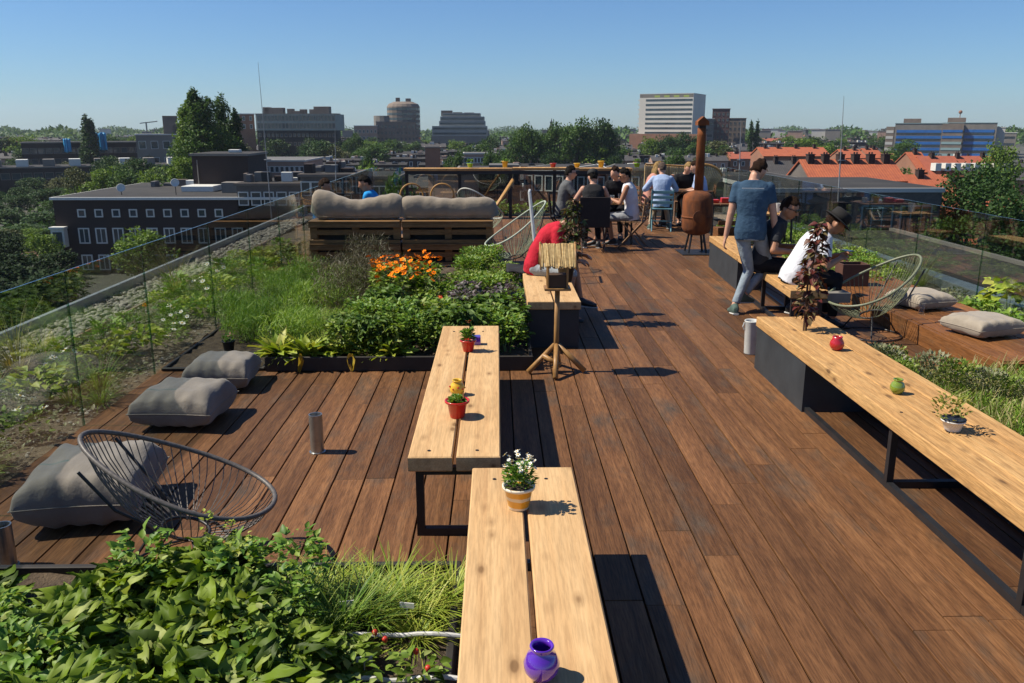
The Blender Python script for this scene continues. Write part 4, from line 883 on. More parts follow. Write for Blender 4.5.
# ================================================================== planting
CH=leafmat('leaf_chard',[(.04,.075,.008),(.10,.17,.012),(.20,.29,.025),(.34,.39,.12)],.35,.55,.25)
CRUM=broad(2,5,.40,.65,.2,.3)
BROC=leafmat('leaf_dark',[(.035,.08,.010),(.07,.14,.018),(.15,.24,.05),(.05,.09,.02)],.3,.55,.25)
GRS=leafmat('leaf_grass',[(.06,.15,.015),(.14,.26,.03),(.26,.34,.05)],.3); GRY=leafmat('leaf_yellowgreen',[(.16,.26,.02),(.30,.38,.04),(.42,.42,.08)],.3)
FEN=leafmat('leaf_fennel',[(.09,.19,.015),(.17,.30,.025),(.30,.40,.06)],.35); BRZ=leafmat('leaf_bronze',[(.045,.035,.014),(.075,.06,.025),(.08,.09,.03)],.2)
PUR=leafmat('leaf_purple',[(.05,.03,.035),(.10,.07,.08),(.08,.10,.05),(.16,.14,.15)],.2); HRB=leafmat('leaf_herb',[(.05,.10,.010),(.11,.19,.018),(.20,.29,.04),(.30,.34,.12)],.3,.55,.25)
DRY=leafmat('leaf_straw',[(.25,.22,.09),(.35,.30,.13),(.2,.22,.07)],.3); SED=leafmat('leaf_sedum',[(.10,.13,.06),(.17,.19,.09),(.22,.20,.12)],.15)
REDL=leafmat('leaf_red',[(.06,.012,.012),(.13,.025,.018),(.10,.06,.03),(.16,.14,.05)],.2); WITH=leafmat('leaf_withered',[(.45,.38,.05),(.5,.30,.05)],.3)
ORG=soft('orange_petal',(.9,.27,.004),(.85,.17,.003),rough=.8,island=.2,spec=.1); 
def plantobj(name,label,cat,loc,group,parts,stem=None):
    t=thing(name,label,cat,loc,0,group)
    for nm,(v,f),mt in parts: npmesh(nm,v,f,mt,t)
    return t
def bushy(n,r,h,T,s,pit=(-.2,1.1),base=.1,dome=.7):
    a=U(0,6.283,n); z=base+(1-base)*np.sqrt(U(0,1,n)); d=np.sqrt(U(0.05,1,n))*r*np.sqrt(np.clip(1-(z*dome)**2,0.05,1)); pos=np.stack([np.cos(a)*d,np.sin(a)*d,z*h],1)
    return scat(T[0],T[1],pos,a-1.5708+U(-.9,.9,n),U(pit[0],pit[1],n),U(-.7,.7,n),U(s[0],s[1],n))
def rosette(n,L,T,r0=.02,el=(.3,1.35),wid=1.0):
    a=U(0,6.283,n); e=U(el[0],el[1],n); pos=np.stack([np.cos(a)*r0,np.sin(a)*r0,np.zeros(n)],1); s=U(L[0],L[1],n)
    return scat(T[0],T[1],pos,a-1.5708,e,U(-.3,.3,n),np.stack([s*wid,s,s],1))
def stems(n,r,h,w=.004):
    a=U(0,6.283,n); s=U(.6,1,n)*h; return scat(bladeT(w/h*1.0,.05,2)[0],bladeT(w/h,.05,2)[1],np.stack([np.cos(a)*r*.3,np.sin(a)*r*.3,np.zeros(n)],1),a-1.57,U(1.0,1.5,n),U(-.3,.3,n),s)
def kinds(name,label,cat,group,protos,spots,smin=.8,smax=1.2):
    """one plant of each kind, then copies turned and scaled"""
    pr=[]
    for i,(x,y,z) in enumerate(spots):
        if i<len(protos):
            t=plantobj(name,label,cat,(x,y,z),group,protos[i]); pr.append(t); s=rnd.uniform(smin,smax); t.scale=(s,)*3; t.rotation_euler=(0,0,rnd.uniform(0,6.28))
        else: s=rnd.uniform(smin,smax); dup(pr[i%len(pr)],(x,y,z),rnd.uniform(0,6.28),scale=(s,s,s*rnd.uniform(.9,1.1)))
    return pr
# ---- nearest bed: leafy greens
def chard(h=.34):
    v,f=rosette(16,(.08,.15),CRUM,.02,(.35,1.4),1.0); v[:,2]+=h*.35
    return [('leaves',cat_([(v,f),bushy(150,.18,h,CRUM,(.045,.11),(.1,1.5)),bushy(130,.18,h*.95,CRUM,(.025,.055),(-.3,1.5))])[:2],CH),('stalks',stems(12,.1,h),STEMG)]
spots=[]
for j in range(8):
    for i in range(9):
        y=1.35+j*.245+rnd.uniform(-.06,.06); x=-2.28+i*.20+rnd.uniform(-.07,.07)
        if x>-.95-.0*(y) and y>2.6: continue
        if x>-.62 : continue
        if y>2.9 and -2.05<x<-1.85: continue
        spots.append((x,min(y,3.22),.1))
random.Random(5).shuffle(spots)
spots=[(x,y,z) for x,y,z in spots if y<3.12]
kinds('leafy_plant','broad-leaved green vegetable plant crowding the nearest planter bed','plant','leafy vegetables in the nearest bed',[chard(.26),chard(.33),chard(.30),chard(.22)],spots,.7,1.1)
for o in C.objects:
    if o.name.startswith('leafy_plant') and o.location.y>2.55 and o.location.x<-1.55: o.scale=(o.scale.x,o.scale.y,o.scale.z*.5)
sp2=[(rnd.uniform(-2.25,-.75),rnd.uniform(1.7,3.2),.12) for _ in range(26)]
kinds('herb_plant','small-leaved green herb between the broad leaves of the nearest bed','plant','herbs in the nearest bed',[[('leaves',bushy(190,.13,.30,SMALL,(.02,.05)),HRB)],[('leaves',bushy(170,.12,.32,SMALL,(.02,.05)),GRS)]],[q for q in sp2 if q[1]<2.7 or q[0]>-1.5])
# tall seed stalks by the string chair
def stalk(h):
    n=60; z=U(.1,1,n)*h; v,f=scat(SMALL[0],SMALL[1],np.stack([U(-.02,.02,n),U(-.02,.02,n),z],1),U(0,6.28,n),U(.1,1.2,n),U(-.5,.5,n),U(.012,.035,n))
    return [('leaves',(v,f),GRY),('stalks',stems(3,.02,h),STEMG)]
kinds('seed_stalk','thin yellow-green bolting stalk rising in front of the near string chair','plant','bolting stalks in the nearest bed',[stalk(.5),stalk(.42)],[(-1.15+.09*k,3.05+rnd.uniform(-.12,.15),.12) for k in range(3)])
# grasses and chives in the nearest bed
def gtuft(n,L,mt,el=(.5,1.45),w=1.0,r=.05):
    a=U(0,6.283,n); d=U(0,r,n); v,f=scat(BLADE[0],BLADE[1],np.stack([np.cos(a)*d,np.sin(a)*d,np.zeros(n)],1),a-1.57,U(el[0],el[1],n),U(-.3,.3,n),np.stack([(s:=U(L[0],L[1],n))*0+.22*w,s,s],1)); return [('blades',(v,f),mt)]
kinds('grass_tuft','arching yellow-green grass tuft along the back edge of the nearest bed','grass','yellow-green grass tufts in the nearest bed',[gtuft(150,(.14,.24),GRY,(.2,1.1)),gtuft(140,(.12,.22),GRY,(.25,1.2))],[(-.62+.085*k,3.10+rnd.uniform(-.1,.12),.11) for k in range(6)]+[(-.75,3.25,.1),(-.32,2.9,.1)],.85,1.1)
kinds('chive_clump','upright dark green chive clump beside the grass tufts of the nearest bed','plant','chives in the nearest bed',[gtuft(130,(.15,.26),GRS,(.8,1.5)),gtuft(110,(.14,.24),HRB,(.7,1.5))],[(-1.02+.1*k,2.95+rnd.uniform(-.2,.2),.11) for k in range(6)]+[(-.85,2.7,.1),(-.7,2.8,.1)],.85,1.15)
sp=[(rnd.uniform(-1.0,-.24),rnd.uniform(1.9,2.72),.10) for _ in range(34)]
kinds('strawberry_plant','low three-leaved strawberry plant beside the nearest bench','plant','strawberry plants in the nearest bed',[[('leaves',bushy(70,.12,.12,SMALL,(.03,.055),(-.1,.8)),HRB)],[('leaves',bushy(60,.11,.10,SMALL,(.03,.05),(-.1,.8)),CH)]],sp)
BER=soft('strawberry_red',(.55,.06,.03),(.4,.02,.015),rough=.35)
for px,py in ((375,633),(385,640),(416,652),(428,669)):
    x,y=G(px,py,.2); t=thing('strawberry','ripe red strawberry hanging in the bed beside the nearest bench','fruit',(x,y,.2),0,'ripe strawberries'); m=MB(); m.lathe([(.001,-.014),(.008,-.006),(.0115,.006),(.007,.013),(.001,.014)],12); m.build('berry',BER,t,smooth=True)
PIPE=soft('white_pipe',(.6,.6,.58),(.42,.42,.4),rough=.5,scale=20)
for k,(py) in enumerate((634,678)):
    x0,y0=G(345,py,.17); x1,y1=G(462,py-4,.17); m=MB(); m.tube([(x0+(x1-x0)*i/8,y0+rnd.uniform(-.006,.006),.165+.006*math.sin(i*1.3)) for i in range(9)],.009,8); m.build('drip_pipe',PIPE,label='thin white drip pipe %s'%('behind the red berries in the nearest bed' if k==0 else 'before the red berries, nearest to the viewer'),cat='pipe')
for px,py in ((348,604),(407,606),(320,640),(364,660)):
    x,y=G(px,py,.2); t=thing('plant_label','small white plant label stuck among the plants of the nearest bed','label',(x,y,.1),rnd.uniform(-.4,.4),'white plant labels in the nearest bed'); m=MB(); m.bevbox(-.03,.03,-.002,.002,.09,.115,.0008); m.build('tag',PIPE,t); m=MB(); m.tube([(0,0,0),(0,0,.09)],.003,5); m.build('stick',PIPE,t)
# ---- central bed
def spots_in(x0,x1,y0,y1,n,z=.1): return [(rnd.uniform(x0,x1),rnd.uniform(y0,y1),z) for _ in range(n)]
def feather(h,r,n,mt,s=(.04,.09)):
    a=U(0,6.283,n); d=np.sqrt(U(0,1,n))*r; z=U(.1,1,n)*h; v,f=scat(HAIR[0],HAIR[1],np.stack([np.cos(a)*d,np.sin(a)*d,z],1),U(0,6.28,n),U(.2,1.5,n),U(-1,1,n),U(s[0],s[1],n)); return [('fronds',(v,f),mt),('stalks',stems(8,r,h),STEMG)]
kinds('fennel_plant','bright feathery green fennel at the glass end of the big herb bed','plant','feathery green fennel in the big bed',[feather(.27,.22,700,FEN),feather(.22,.2,600,FEN)],[(x,y,.03) for x,y,_ in spots_in(-2.85,-1.7,7.9,11.4,40)]+spots_in(-2.0,-1.5,7.5,8.2,6),.85,1.2)
kinds('bronze_fennel','dark bronze feathery fennel bush standing before the pallet sofa','plant','bronze fennel bushes',[feather(.58,.28,2600,BRZ,(.03,.07)),feather(.52,.26,2400,BRZ,(.03,.07))],[(-1.62,9.6,.1),(-1.4,9.3,.1),(-1.75,9.1,.1),(-1.35,9.8,.1),(-1.6,10.3,.1),(-1.9,9.9,.1)],.85,1.05)
kinds('herb_plant','leafy green herb in the front half of the big herb bed','plant','leafy herbs at the front of the big bed',[[('leaves',bushy(330,.19,.30,SMALL,(.025,.065)),HRB),('stalks',stems(8,.1,.25),STEMG)],[('leaves',bushy(270,.18,.34,CRUM,(.025,.08)),BROC)],[('leaves',bushy(300,.18,.26,CRUM,(.025,.065)),CH)],[('leaves',bushy(300,.18,.36,SMALL,(.02,.05)),GRS),('stalks',stems(10,.12,.4),STEMG)]],
  [(-1.35+.21*i+rnd.uniform(-.05,.05),7.2+.24*j+rnd.uniform(-.05,.05),.1) for i in range(8) for j in range(5)],.8,1.15)
kinds('herb_plant','fine green herb clump below the pallet sofa in the big herb bed','plant','fine herbs at the back of the big bed',[[('leaves',bushy(420,.2,.30,SMALL,(.02,.05),(.1,1.4)),HRB)],[('leaves',bushy(420,.2,.33,SMALL,(.02,.045),(.1,1.4)),GRS)]],spots_in(-.9,.15,8.7,11.6,26),.85,1.15)
kinds('purple_herb','grey purple sage clump at the bench end of the big herb bed','plant','purple sage clumps',[[('leaves',bushy(300,.17,.34,SMALL,(.025,.06)),PUR)],[('leaves',bushy(300,.17,.3,SMALL,(.025,.06)),PUR)]],[(-.35,8.2,.1),(-.15,8.5,.1),(.05,8.3,.1),(-.05,8.0,.1),(-.3,8.7,.1),(.1,8.8,.1),(.0,9.1,.1)],.9,1.1)
kinds('calendula','orange marigold plant in full flower before the pallet sofa','plant','orange marigolds in the big bed',[[('leaves',bushy(170,.18,.42,SMALL,(.04,.08)),HRB),('stalks',stems(14,.18,.5),STEMG)]],[(-1.2,8.95,.12),(-1.02,9.1,.12),(-.85,8.95,.12),(-1.1,8.7,.12),(-.75,9.2,.12),(-.95,9.4,.12),(-1.25,9.3,.12)],.9,1.1)
for t in [o for o in C.objects if o.name.startswith('calendula')]:
    flowers(t,'flower_heads',20,.2,.48,ORG,.033,(0,0,0),.8,cen=soft('flower_centre',(.35,.09,.01)))
t=thing('nasturtium','trailing nasturtium with a few red flowers in the middle of the big bed','plant',(-.75,7.9,.12)); npmesh('leaves',*bushy(120,.2,.3,SMALL,(.04,.08)),HRB,t); flowers(t,'flower_heads',6,.25,.33,soft('red_petal',(.7,.05,.02)),.026,(0,0,0),.5)
kinds('lettuce','pale yellow-green drooping leafy plant along the front board of the big herb bed','plant','yellow-green plants at the front board',[[('leaves',rosette(40,(.14,.26),BROAD,.03,(.2,1.3),.5),GRY)],[('blades',gtuft(90,(.2,.32),GRY,(.3,1.3),1.6)[0][1],GRY)]],[(-1.95+.13*k+rnd.uniform(-.03,.03),7.12+rnd.uniform(0,.35),.1) for k in range(9)],.8,1.1)
for px,py,w_ in ((290,372,.05),(345,370,.05)):
    x,y=G(px,py,.1); t=thing('withered_leaf','%s yellow withered leaf hanging over the dark front board of the herb bed'%('longer' if px<300 else 'shorter'),'leaf',(x,6.962,.16)); v,f=rosette(4,(.1,.17),BROAD,.01,(-1.5,-1.2),.45); npmesh('leaf_blade',v,f,WITH,t)
# ---- roof garden strip beyond the left glass
def strip_spots(n,x0,x1,y0,y1,sd): r=random.Random(sd); return [(r.uniform(x0,x1),y0+(y1-y0)*r.random()**.8,.0) for _ in range(n)]
kinds('garden_plant','yellow-green leafy clump in the soil strip beyond the glass','plant','yellow-green clumps beyond the glass',[[('leaves',bushy(120,.2,.2,SMALL,(.04,.09),(-.1,.9)),GRY)],[('leaves',bushy(110,.16,.28,SMALL,(.03,.08),(0,1.2)),GRS)]],[(-3.45,7.1,0),(-3.6,7.6,0),(-3.3,7.5,0),(-3.75,7.0,0),(-3.5,6.2,0),(-3.3,4.9,0),(-3.7,5.3,0)]+strip_spots(22,-4.1,-3.05,8,14,3),.7,1.2)
kinds('garden_plant','low green herb tuft in the soil strip beyond the glass','plant','green tufts beyond the glass',[gtuft(120,(.12,.25),GRS,(.5,1.5)),[('leaves',bushy(140,.15,.16,SMALL,(.02,.05)),HRB)],[('leaves',bushy(120,.14,.2,SMALL,(.02,.05)),SED)]],strip_spots(40,-4.1,-3.02,3.2,14,4),.6,1.2)
kinds('tall_grass','tall wispy grass clump at the pebble edge beyond the glass','grass','wispy grasses at the pebble edge',[gtuft(130,(.35,.62),DRY,(.7,1.5),.8,.07),gtuft(120,(.3,.5),GRS,(.8,1.5),.8,.07)],[(-4.12,7.0,0),(-4.05,7.3,0),(-4.1,10.6,0),(-3.9,12.0,0),(-3.6,13.0,0),(-3.15,6.4,0)],.9,1.2)
kinds('white_flower_plant','green plant with white flower heads beyond the glass','plant','white flowered plants beyond the glass',[[('leaves',bushy(100,.15,.2,SMALL,(.03,.06)),HRB)]],[(-3.2,8.2,0),(-3.35,8.6,0),(-3.6,6.7,0),(-3.1,7.8,0),(-3.5,9.9,0),(-3.7,11.0,0),(-3.2,5.4,0),(-3.15,4.7,0),(-3.6,10.6,0)],.8,1.1)
for t in [o for o in C.objects if o.name.startswith('white_flower_plant')]: flowers(t,'flower_heads',7,.16,.26,WHT,.035,(0,0,0),.6)
t=thing('orange_flower','single orange flower beyond the glass near the metal edging','flower',(-3.85,9.0,0)); m=MB(); m.tube([(0,0,0),(.01,0,.18)],.004,5); m.build('stalk',STEMG,t); flowers(t,'flower_heads',2,.02,.17,ORG,.035)
# pebbles and ground cover: nobody could count them
PEB=soft('pebble_stone',(.34,.31,.26),(.16,.15,.13),rough=.8,island=.35,scale=6)
def pebbles(name,label,x0,x1,y0,y1,n,s,z=0.0,**k):
    b=MB(); b.ball((0,0,0),(1,.75,.5),7,5); T=np.array(b.v); F=[f for f in b.f]; F=np.array(F)
    v,f=scat(T,F,np.stack([U(x0,x1,n),U(y0,y1,n),z+U(-.01,.03,n)],1),U(0,6.28,n),U(-.4,.4,n),U(-.4,.4,n),U(s[0],s[1],n)); npmesh(name,v,f,PEB,smooth=True,label=label,cat='pebbles',kind='stuff')
pebbles('pebbles','round grey pebbles in the strip along the left parapet',-4.75,-4.2,2,19,5200,(.02,.05))
pebbles('gravel_scatter','small pale stones scattered over the soil beyond the left glass',-4.16,-2.96,1.5,14,3000,(.006,.022),.0)
pebbles('gravel_scatter','small pale stones scattered over the soil by the right glass',5.05,5.8,4,19,2200,(.006,.022),.0)
n=2600; v,f=scat(SMALL[0],SMALL[1],np.stack([U(-4.12,-2.98,n),3+U(0,1,n)**.9*12,U(0,.03,n)],1),U(0,6.28,n),U(0,1.3,n),U(-.5,.5,n),U(.02,.05,n)); npmesh('ground_cover',v,f,SED,label='sparse creeping ground cover beyond the left glass',cat='ground cover',kind='stuff')
# ---- right side
n=26000; X=U(2.9,4.9,n); Y=U(2.7,6.35,n); v,f=scat(HAIR[0],HAIR[1],np.stack([X,Y,.13+U(0,.04,n)],1),U(0,6.28,n),U(.5,1.5,n),U(-1,1,n),U(.04,.10,n)*(1+.4*np.sin(X*5+Y*3)))
npmesh('grass_cover',v,f,FEN,label='dense bright green grassy herb beside the long beam bench',cat='grass',kind='stuff')
n=3000; v,f=scat(HAIR[0],HAIR[1],np.stack([U(2.9,4.9,n),U(5.0,6.4,n),.14+U(0,.03,n)],1),U(0,6.28,n),U(.5,1.5,n),U(-1,1,n),U(.07,.17,n)); npmesh('grass_cover',v,f,DRY,label='straw-coloured stems at the far edge of the grassy herb bed',cat='grass',kind='stuff')
kinds('rosemary_bush','dull green bushy herb between the long bench and the string chair','plant','bushy herbs behind the long bench',[[('leaves',bushy(520,.17,.26,DIA,(.015,.035),(.2,1.4)),SED)],[('leaves',bushy(520,.17,.24,DIA,(.015,.035),(.2,1.4)),HRB)]],[(3.0+.12*k,6.2-.12*k+rnd.uniform(-.1,.1),.12) for k in range(7)]+[(2.95,5.9,.12),(2.95,6.35,.12),(3.1,6.4,.12)],.8,1.1)
kinds('leafy_plant','bright leafy plant at the right end of the grassy herb bed','plant','leafy plants at the end of the grassy bed',[[('leaves',bushy(110,.18,.28,BROAD,(.06,.11)),CH)]],[(4.35,6.2,.12),(4.6,6.3,.12),(4.8,6.1,.12),(4.65,5.9,.12),(4.85,5.7,.12)],.8,1.1)
t=thing('plant_label','bright green plastic plant tag in the grassy herb bed','label',(*G(886,577-220,.2),.1)); m=MB(); m.bevbox(-.025,.025,-.003,.003,.0,.2,.001); m.build('tag',soft('green_tag',(.1,.5,.08)),t)
t=thing('purple_herb','dark purple spiky herb at the long bench edge of the grassy bed','plant',(3.0,4.1,.12)); npmesh('leaves',*bushy(160,.12,.22,SMALL,(.03,.05)),PUR,t)
t=thing('fig_plant','big-leaved bright green plant behind the right glass','plant',(5.6,8.9,0)); npmesh('leaves',*bushy(90,.30,.42,BROAD,(.08,.15),(-.5,.6)),GRY,t); npmesh('stalks',*stems(6,.2,.5,.008),STEMG,t)
kinds('garden_plant','green tuft in the soil strip along the right glass','plant','green tufts along the right glass',[gtuft(110,(.15,.3),GRS,(.5,1.5)),[('leaves',bushy(160,.17,.2,SMALL,(.02,.06)),HRB)],[('leaves',bushy(160,.2,.22,SMALL,(.03,.07)),GRS)],[('leaves',bushy(160,.16,.14,SMALL,(.02,.04)),SED)]],[(rnd.uniform(5.08,5.75),rnd.uniform(6,18),0) for _ in range(60)],.7,1.2)
kinds('tall_grass','tall pale grass clump behind the right glass','grass','pale grasses behind the right glass',[gtuft(110,(.3,.55),DRY,(.8,1.5),.8,.06)],[(5.6,10.9,0),(5.65,11.3,0),(5.6,13.2,0),(5.5,12.1,0)])
kinds('herb_plant','green herb in the bed behind the person in the black hat','plant','herbs behind the seated men',[[('leaves',bushy(240,.2,.32,SMALL,(.02,.05)),GRS)],[('leaves',bushy(240,.2,.26,SMALL,(.02,.05)),HRB)]],[(rnd.uniform(4.15,5.3),rnd.uniform(10.2,16.5),.05) for _ in range(44)],.6,1.1)
# climbing red-leaved plants
def climber(label,loc,h,n,mt,r=.12,s=(.05,.09),lean=(0,0)):
    t=thing('climbing_plant',label,'plant',loc)
    m=MB(); 
    for k in range(3):
        m.tube([(rnd.uniform(-.02,.02),rnd.uniform(-.02,.02),0),(rnd.uniform(-.04,.04)+lean[0]*.5,rnd.uniform(-.04,.04),h*.5),(lean[0]+rnd.uniform(-.04,.04),rnd.uniform(-.04,.04),h)],[.008,.006,.003],5)
    m.build('stems',soft('brown_stem',(.10,.05,.03)),t)
    z=U(.12,1,n); rr=r*np.clip(np.sin(np.clip(z,0,1)*2.6+.35),.25,1); a=U(0,6.28,n); pos=np.stack([lean[0]*z+np.cos(a)*rr*U(.1,1,n),np.sin(a)*rr*U(.1,1,n),z*h],1)
    v,f=scat(SMALL[0],SMALL[1],pos,a-1.57+U(-.6,.6,n),U(-.9,.5,n),U(-.5,.5,n),U(s[0],s[1],n)); npmesh('leaves',v,f,mt,t)
    return t
x,y=G(806,332,.46); climber('tall red-leaved climbing plant growing through the far end of the long beam bench',(x,y+.05,.462),.86,260,REDL,.11,(.045,.08),(.06,0))
x=V(563,250,9.2)[0]; tt=climber('dark-leaved climbing plant in a pot in front of the man in red',(x+.07,8.75,.62),.70,260,leafmat('leaf_darkred',[(.03,.045,.015),(.05,.02,.015),(.07,.12,.03),(.12,.04,.03)]),.13,(.05,.08))
t=pot('dark pot of the climbing plant on the solid bench',(x,8.75,.462),.09,.16,BLACK)
# sedum strip and plants beyond the far glass
kinds('garden_plant','green clump in the low planting just beyond the far glass','plant','green clumps beyond the far glass',[[('leaves',bushy(120,.3,.3,SMALL,(.06,.12)),GRS)],[('leaves',bushy(120,.3,.25,SMALL,(.06,.12)),HRB)]],[(rnd.uniform(-2,3),rnd.uniform(20.5,21.4),-.1) for _ in range(22)],.8,1.2)
# ================================================================== city
GZ=-15.0
GROUND=soft('city_ground_mat',(.09,.085,.075),(.05,.055,.04),rough=1,scale=.03)
m=MB(); m.add([(-2600,-300,GZ),(2600,-300,GZ),(2600,3400,GZ),(-2600,3400,GZ)],[(0,1,2,3)]); m.build('ground',GROUND,kind='structure')
def strip(name,pts,z,mt,**k): m=MB(); m.add([(x,y,z) for x,y in pts],[tuple(range(len(pts)))]); return m.build(name,mt,**k)
ASPH=soft('asphalt',(.06,.06,.06),(.04,.04,.04),rough=.9,scale=.6); PAVE=soft('brick_paving',(.20,.11,.08),(.14,.08,.06),rough=.9,scale=.8); FIELD=soft('mown_field',(.14,.17,.04),(.09,.12,.03),rough=1,scale=.12)
strip('field',[(-230,213),(-100,211),(-100,238),(-230,238)],GZ+.02,FIELD,kind='structure')
strip('road',[(-76,70),(-66,70),(-66,174),(-76,174)],GZ+.01,ASPH,kind='structure')
strip('pavement',[(-65.9,112),(-56,112),(-56,172),(-65.9,172)],GZ+.12,PAVE,kind='structure')
strip('canal',[(-190,156),(-80,152),(-80,168),(-190,172)],GZ+.015,soft('canal_water',(.02,.03,.03),rough=.08,scale=.3),kind='structure')
WG=soft('window_glass',(.05,.07,.085),(.02,.03,.035),rough=.08,scale=.4,spec=.8); WF=soft('window_white',(.62,.62,.58),(.5,.5,.46),rough=.6)
DKR=soft('dark_bitumen',(.042,.039,.036),(.02,.019,.018),rough=.95,scale=.25); LTR=soft('light_roofing',(.16,.155,.15),(.09,.088,.085),rough=.9,scale=.3)
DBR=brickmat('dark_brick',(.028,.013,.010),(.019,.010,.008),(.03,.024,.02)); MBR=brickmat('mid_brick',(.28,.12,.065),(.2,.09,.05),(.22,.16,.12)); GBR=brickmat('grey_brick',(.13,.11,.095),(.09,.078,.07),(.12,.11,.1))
PBR=brickmat('pink_brick',(.36,.22,.16),(.3,.18,.13),(.3,.24,.2)); CONW=soft('white_concrete',(.50,.49,.45),(.42,.41,.38),rough=.8,scale=.2); CONG=soft('grey_concrete',(.21,.19,.165),(.14,.13,.115),rough=.85,scale=.2); CONB=soft('brown_concrete',(.20,.16,.125),(.14,.11,.09),rough=.85,scale=.3)
ORT=roofmat('orange_tiles',(.42,.115,.045),(.28,.07,.032)); RDT=roofmat('red_tiles',(.38,.10,.05),(.26,.07,.04)); GYT=roofmat('grey_tiles',(.07,.065,.065),(.04,.038,.038)); BLUEG=soft('blue_panels',(.025,.14,.42),(.02,.10,.30),rough=.4,scale=.3); TURQ=soft('pale_turquoise',(.25,.36,.36),(.2,.3,.3),rough=.6)
def wgrid(T,x0,x1,zs,n,w,h,y=0,side=False,frame=WF,t=.12,mull=0,skip=()):
    """each window its own frame with its own pane, copied along the wall"""
    pr=None
    for z in zs:
        for i in range(n):
            if (i,z) in skip: continue
            x=x0+(x1-x0)*(i+.5)/n
            if pr is None:
                m=MB(); a=w/2; b=h/2
                for q in ((-a,a,-b,-b+t),(-a,a,b-t,b),(-a,-a+t,-b+t,b-t),(a-t,a,-b+t,b-t)): m.box(q[0],q[1],-.10,.0,q[2],q[3])
                for k in range(mull): c=-a+(k+1)*w/(mull+1); m.box(c-t*.3,c+t*.3,-.09,.0,-b+t,b-t)
                f=m.build('window',frame,T); m=MB(); m.box(-a+t,a-t,-.03,.0,-b+t,b-t); p=m.build('pane',WG,f); pr=(f,p)
            else:
                f=pr[0].copy(); p=pr[1].copy(); C.objects.link(f); C.objects.link(p); p.parent=f
            if side: f.location=(y,x,z); f.rotation_euler=(0,0,R(90))
            else: f.location=(x,y,z); f.rotation_euler=(0,0,0)
def block(label,px0,px1,pyt,D,depth,wall,roof=DKR,name='building',cat='building',rz=None,group=None,zb=GZ,cap=WF,ov=.25):
    xa=V(px0,pyt,D)[0]; xb,zt=V(px1,pyt,D); w=xb-xa; H=zt-zb
    if rz is None: rz=-math.atan((xa+xb)/2/D) if D>180 else 0
    T=thing(name,label,cat,((xa+xb)/2,D,zb),rz,group)
    m=MB(); m.box(-w/2,w/2,0,depth,0,H-.3); m.build('wall',wall,T)
    m=MB(); m.box(-w/2-ov,w/2+ov,-ov,depth+ov,H-.3,H); m.build('roof_edge',cap,T)
    m=MB(); m.box(-w/2,w/2,.15,depth-.15,H+.004,H+.02); m.build('roof',roof,T)
    return T,w,H
def bands(T,w,H,zs,h,mt=WG,y=-.06,x0=None,x1=None,depth=None):
    for z in zs:
        m=MB(); m.box(x0 if x0 is not None else -w/2+.6,x1 if x1 is not None else w/2-.6,y,.0,z-h/2,z+h/2)
        if depth: m.box(w/2,w/2+.06,1.0,depth-1,z-h/2,z+h/2); m.box(-w/2-.06,-w/2,1.0,depth-1,z-h/2,z+h/2)
        m.build('window_band',mt,T)
def roofbox(T,x,y,H,a,b,c,mt=CONG,name='roof_unit'): m=MB(); m.bevbox(x-a/2,x+a/2,y,y+b,H+.02,H+.02+c,.05); return m.build(name,mt,T)
# 1 dark brick building beside the street
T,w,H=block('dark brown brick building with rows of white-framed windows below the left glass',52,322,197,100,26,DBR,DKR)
px=lambda p,y=220,D=100: V(p,y,D)[0]-T.location.x
zz=lambda y,D=100: V(200,y,D)[1]-GZ
cs=[82,98,114,130,147,165,183,201,219]
x0=px(82)-(px(98)-px(82))/2; st=(px(219)-px(82))/8
wgrid(T,x0,x0+st*9,[zz(213)],9,.95,.95,t=.14); wgrid(T,x0,x0+st*13,[zz(235.5)],13,1.3,1.85,t=.14,mull=1); wgrid(T,x0,x0+st*13,[zz(262)],13,1.3,1.85,t=.14,mull=1)
m=MB(); m.box(px(53),px(66),-.9,0,zz(246),zz(228)); m.build('bay',WF,T); m=MB(); m.box(px(55),px(64),-.96,-.9,zz(244),zz(231)); m.build('bay_glass',WG,T); m=MB(); m.box(px(52),px(67),-1.1,0,zz(228)+.01,zz(226)); m.build('bay_roof',WF,T)
roofbox(T,w*-.05,8,H,4,4,.7,WF,'skylight'); roofbox(T,w*.10,6,H,2,2,1.3,CONG); roofbox(T,w*.2,9,H,2,2,1.2,WF); roofbox(T,-w*.12,12,H,1.2,1.2,1.2,WF)
for k in range(9): roofbox(T,rnd.uniform(-w*.35,w*.3),rnd.uniform(3,22),H,rnd.uniform(.5,2.5),rnd.uniform(.5,2),rnd.uniform(.3,1.0),rnd.choice((WF,CONG,LTR,CONB)))
for (p,y_,l) in ((121,188,'white satellite dish at the street end of the brick building roof'),(175,183,'white satellite dish beside the skylight on the brick building roof')):
    xx,z_=V(p,y_,103); t=thing('satellite_dish',l,'dish',(xx,103,GZ+H)); hgt=z_-(GZ+H); m=MB(); m.lathe([(.02,0),(.28,.04),(.5,.17),(.48,.19),(.28,.06),(.02,.03)],18,M=Matrix.Translation((0,0,hgt))@Matrix.Rotation(R(70),4,'X')@Matrix.Rotation(.3,4,'Y')); m.build('dish',WF,t,smooth=True); m=MB(); m.tube([(0,0,0),(0,0,hgt)],.05,6); m.build('pole',BLACK,t)
# 2 windowless brick block
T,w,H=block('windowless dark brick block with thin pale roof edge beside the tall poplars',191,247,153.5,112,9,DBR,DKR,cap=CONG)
m=MB(); m.tube([(-2.9,-.1,H-9),(-2.9,-.1,H-.8)],.08,6); m.build('drainpipe',CONG,T); roofbox(T,1,3,H,1.4,1.2,.4,WF)
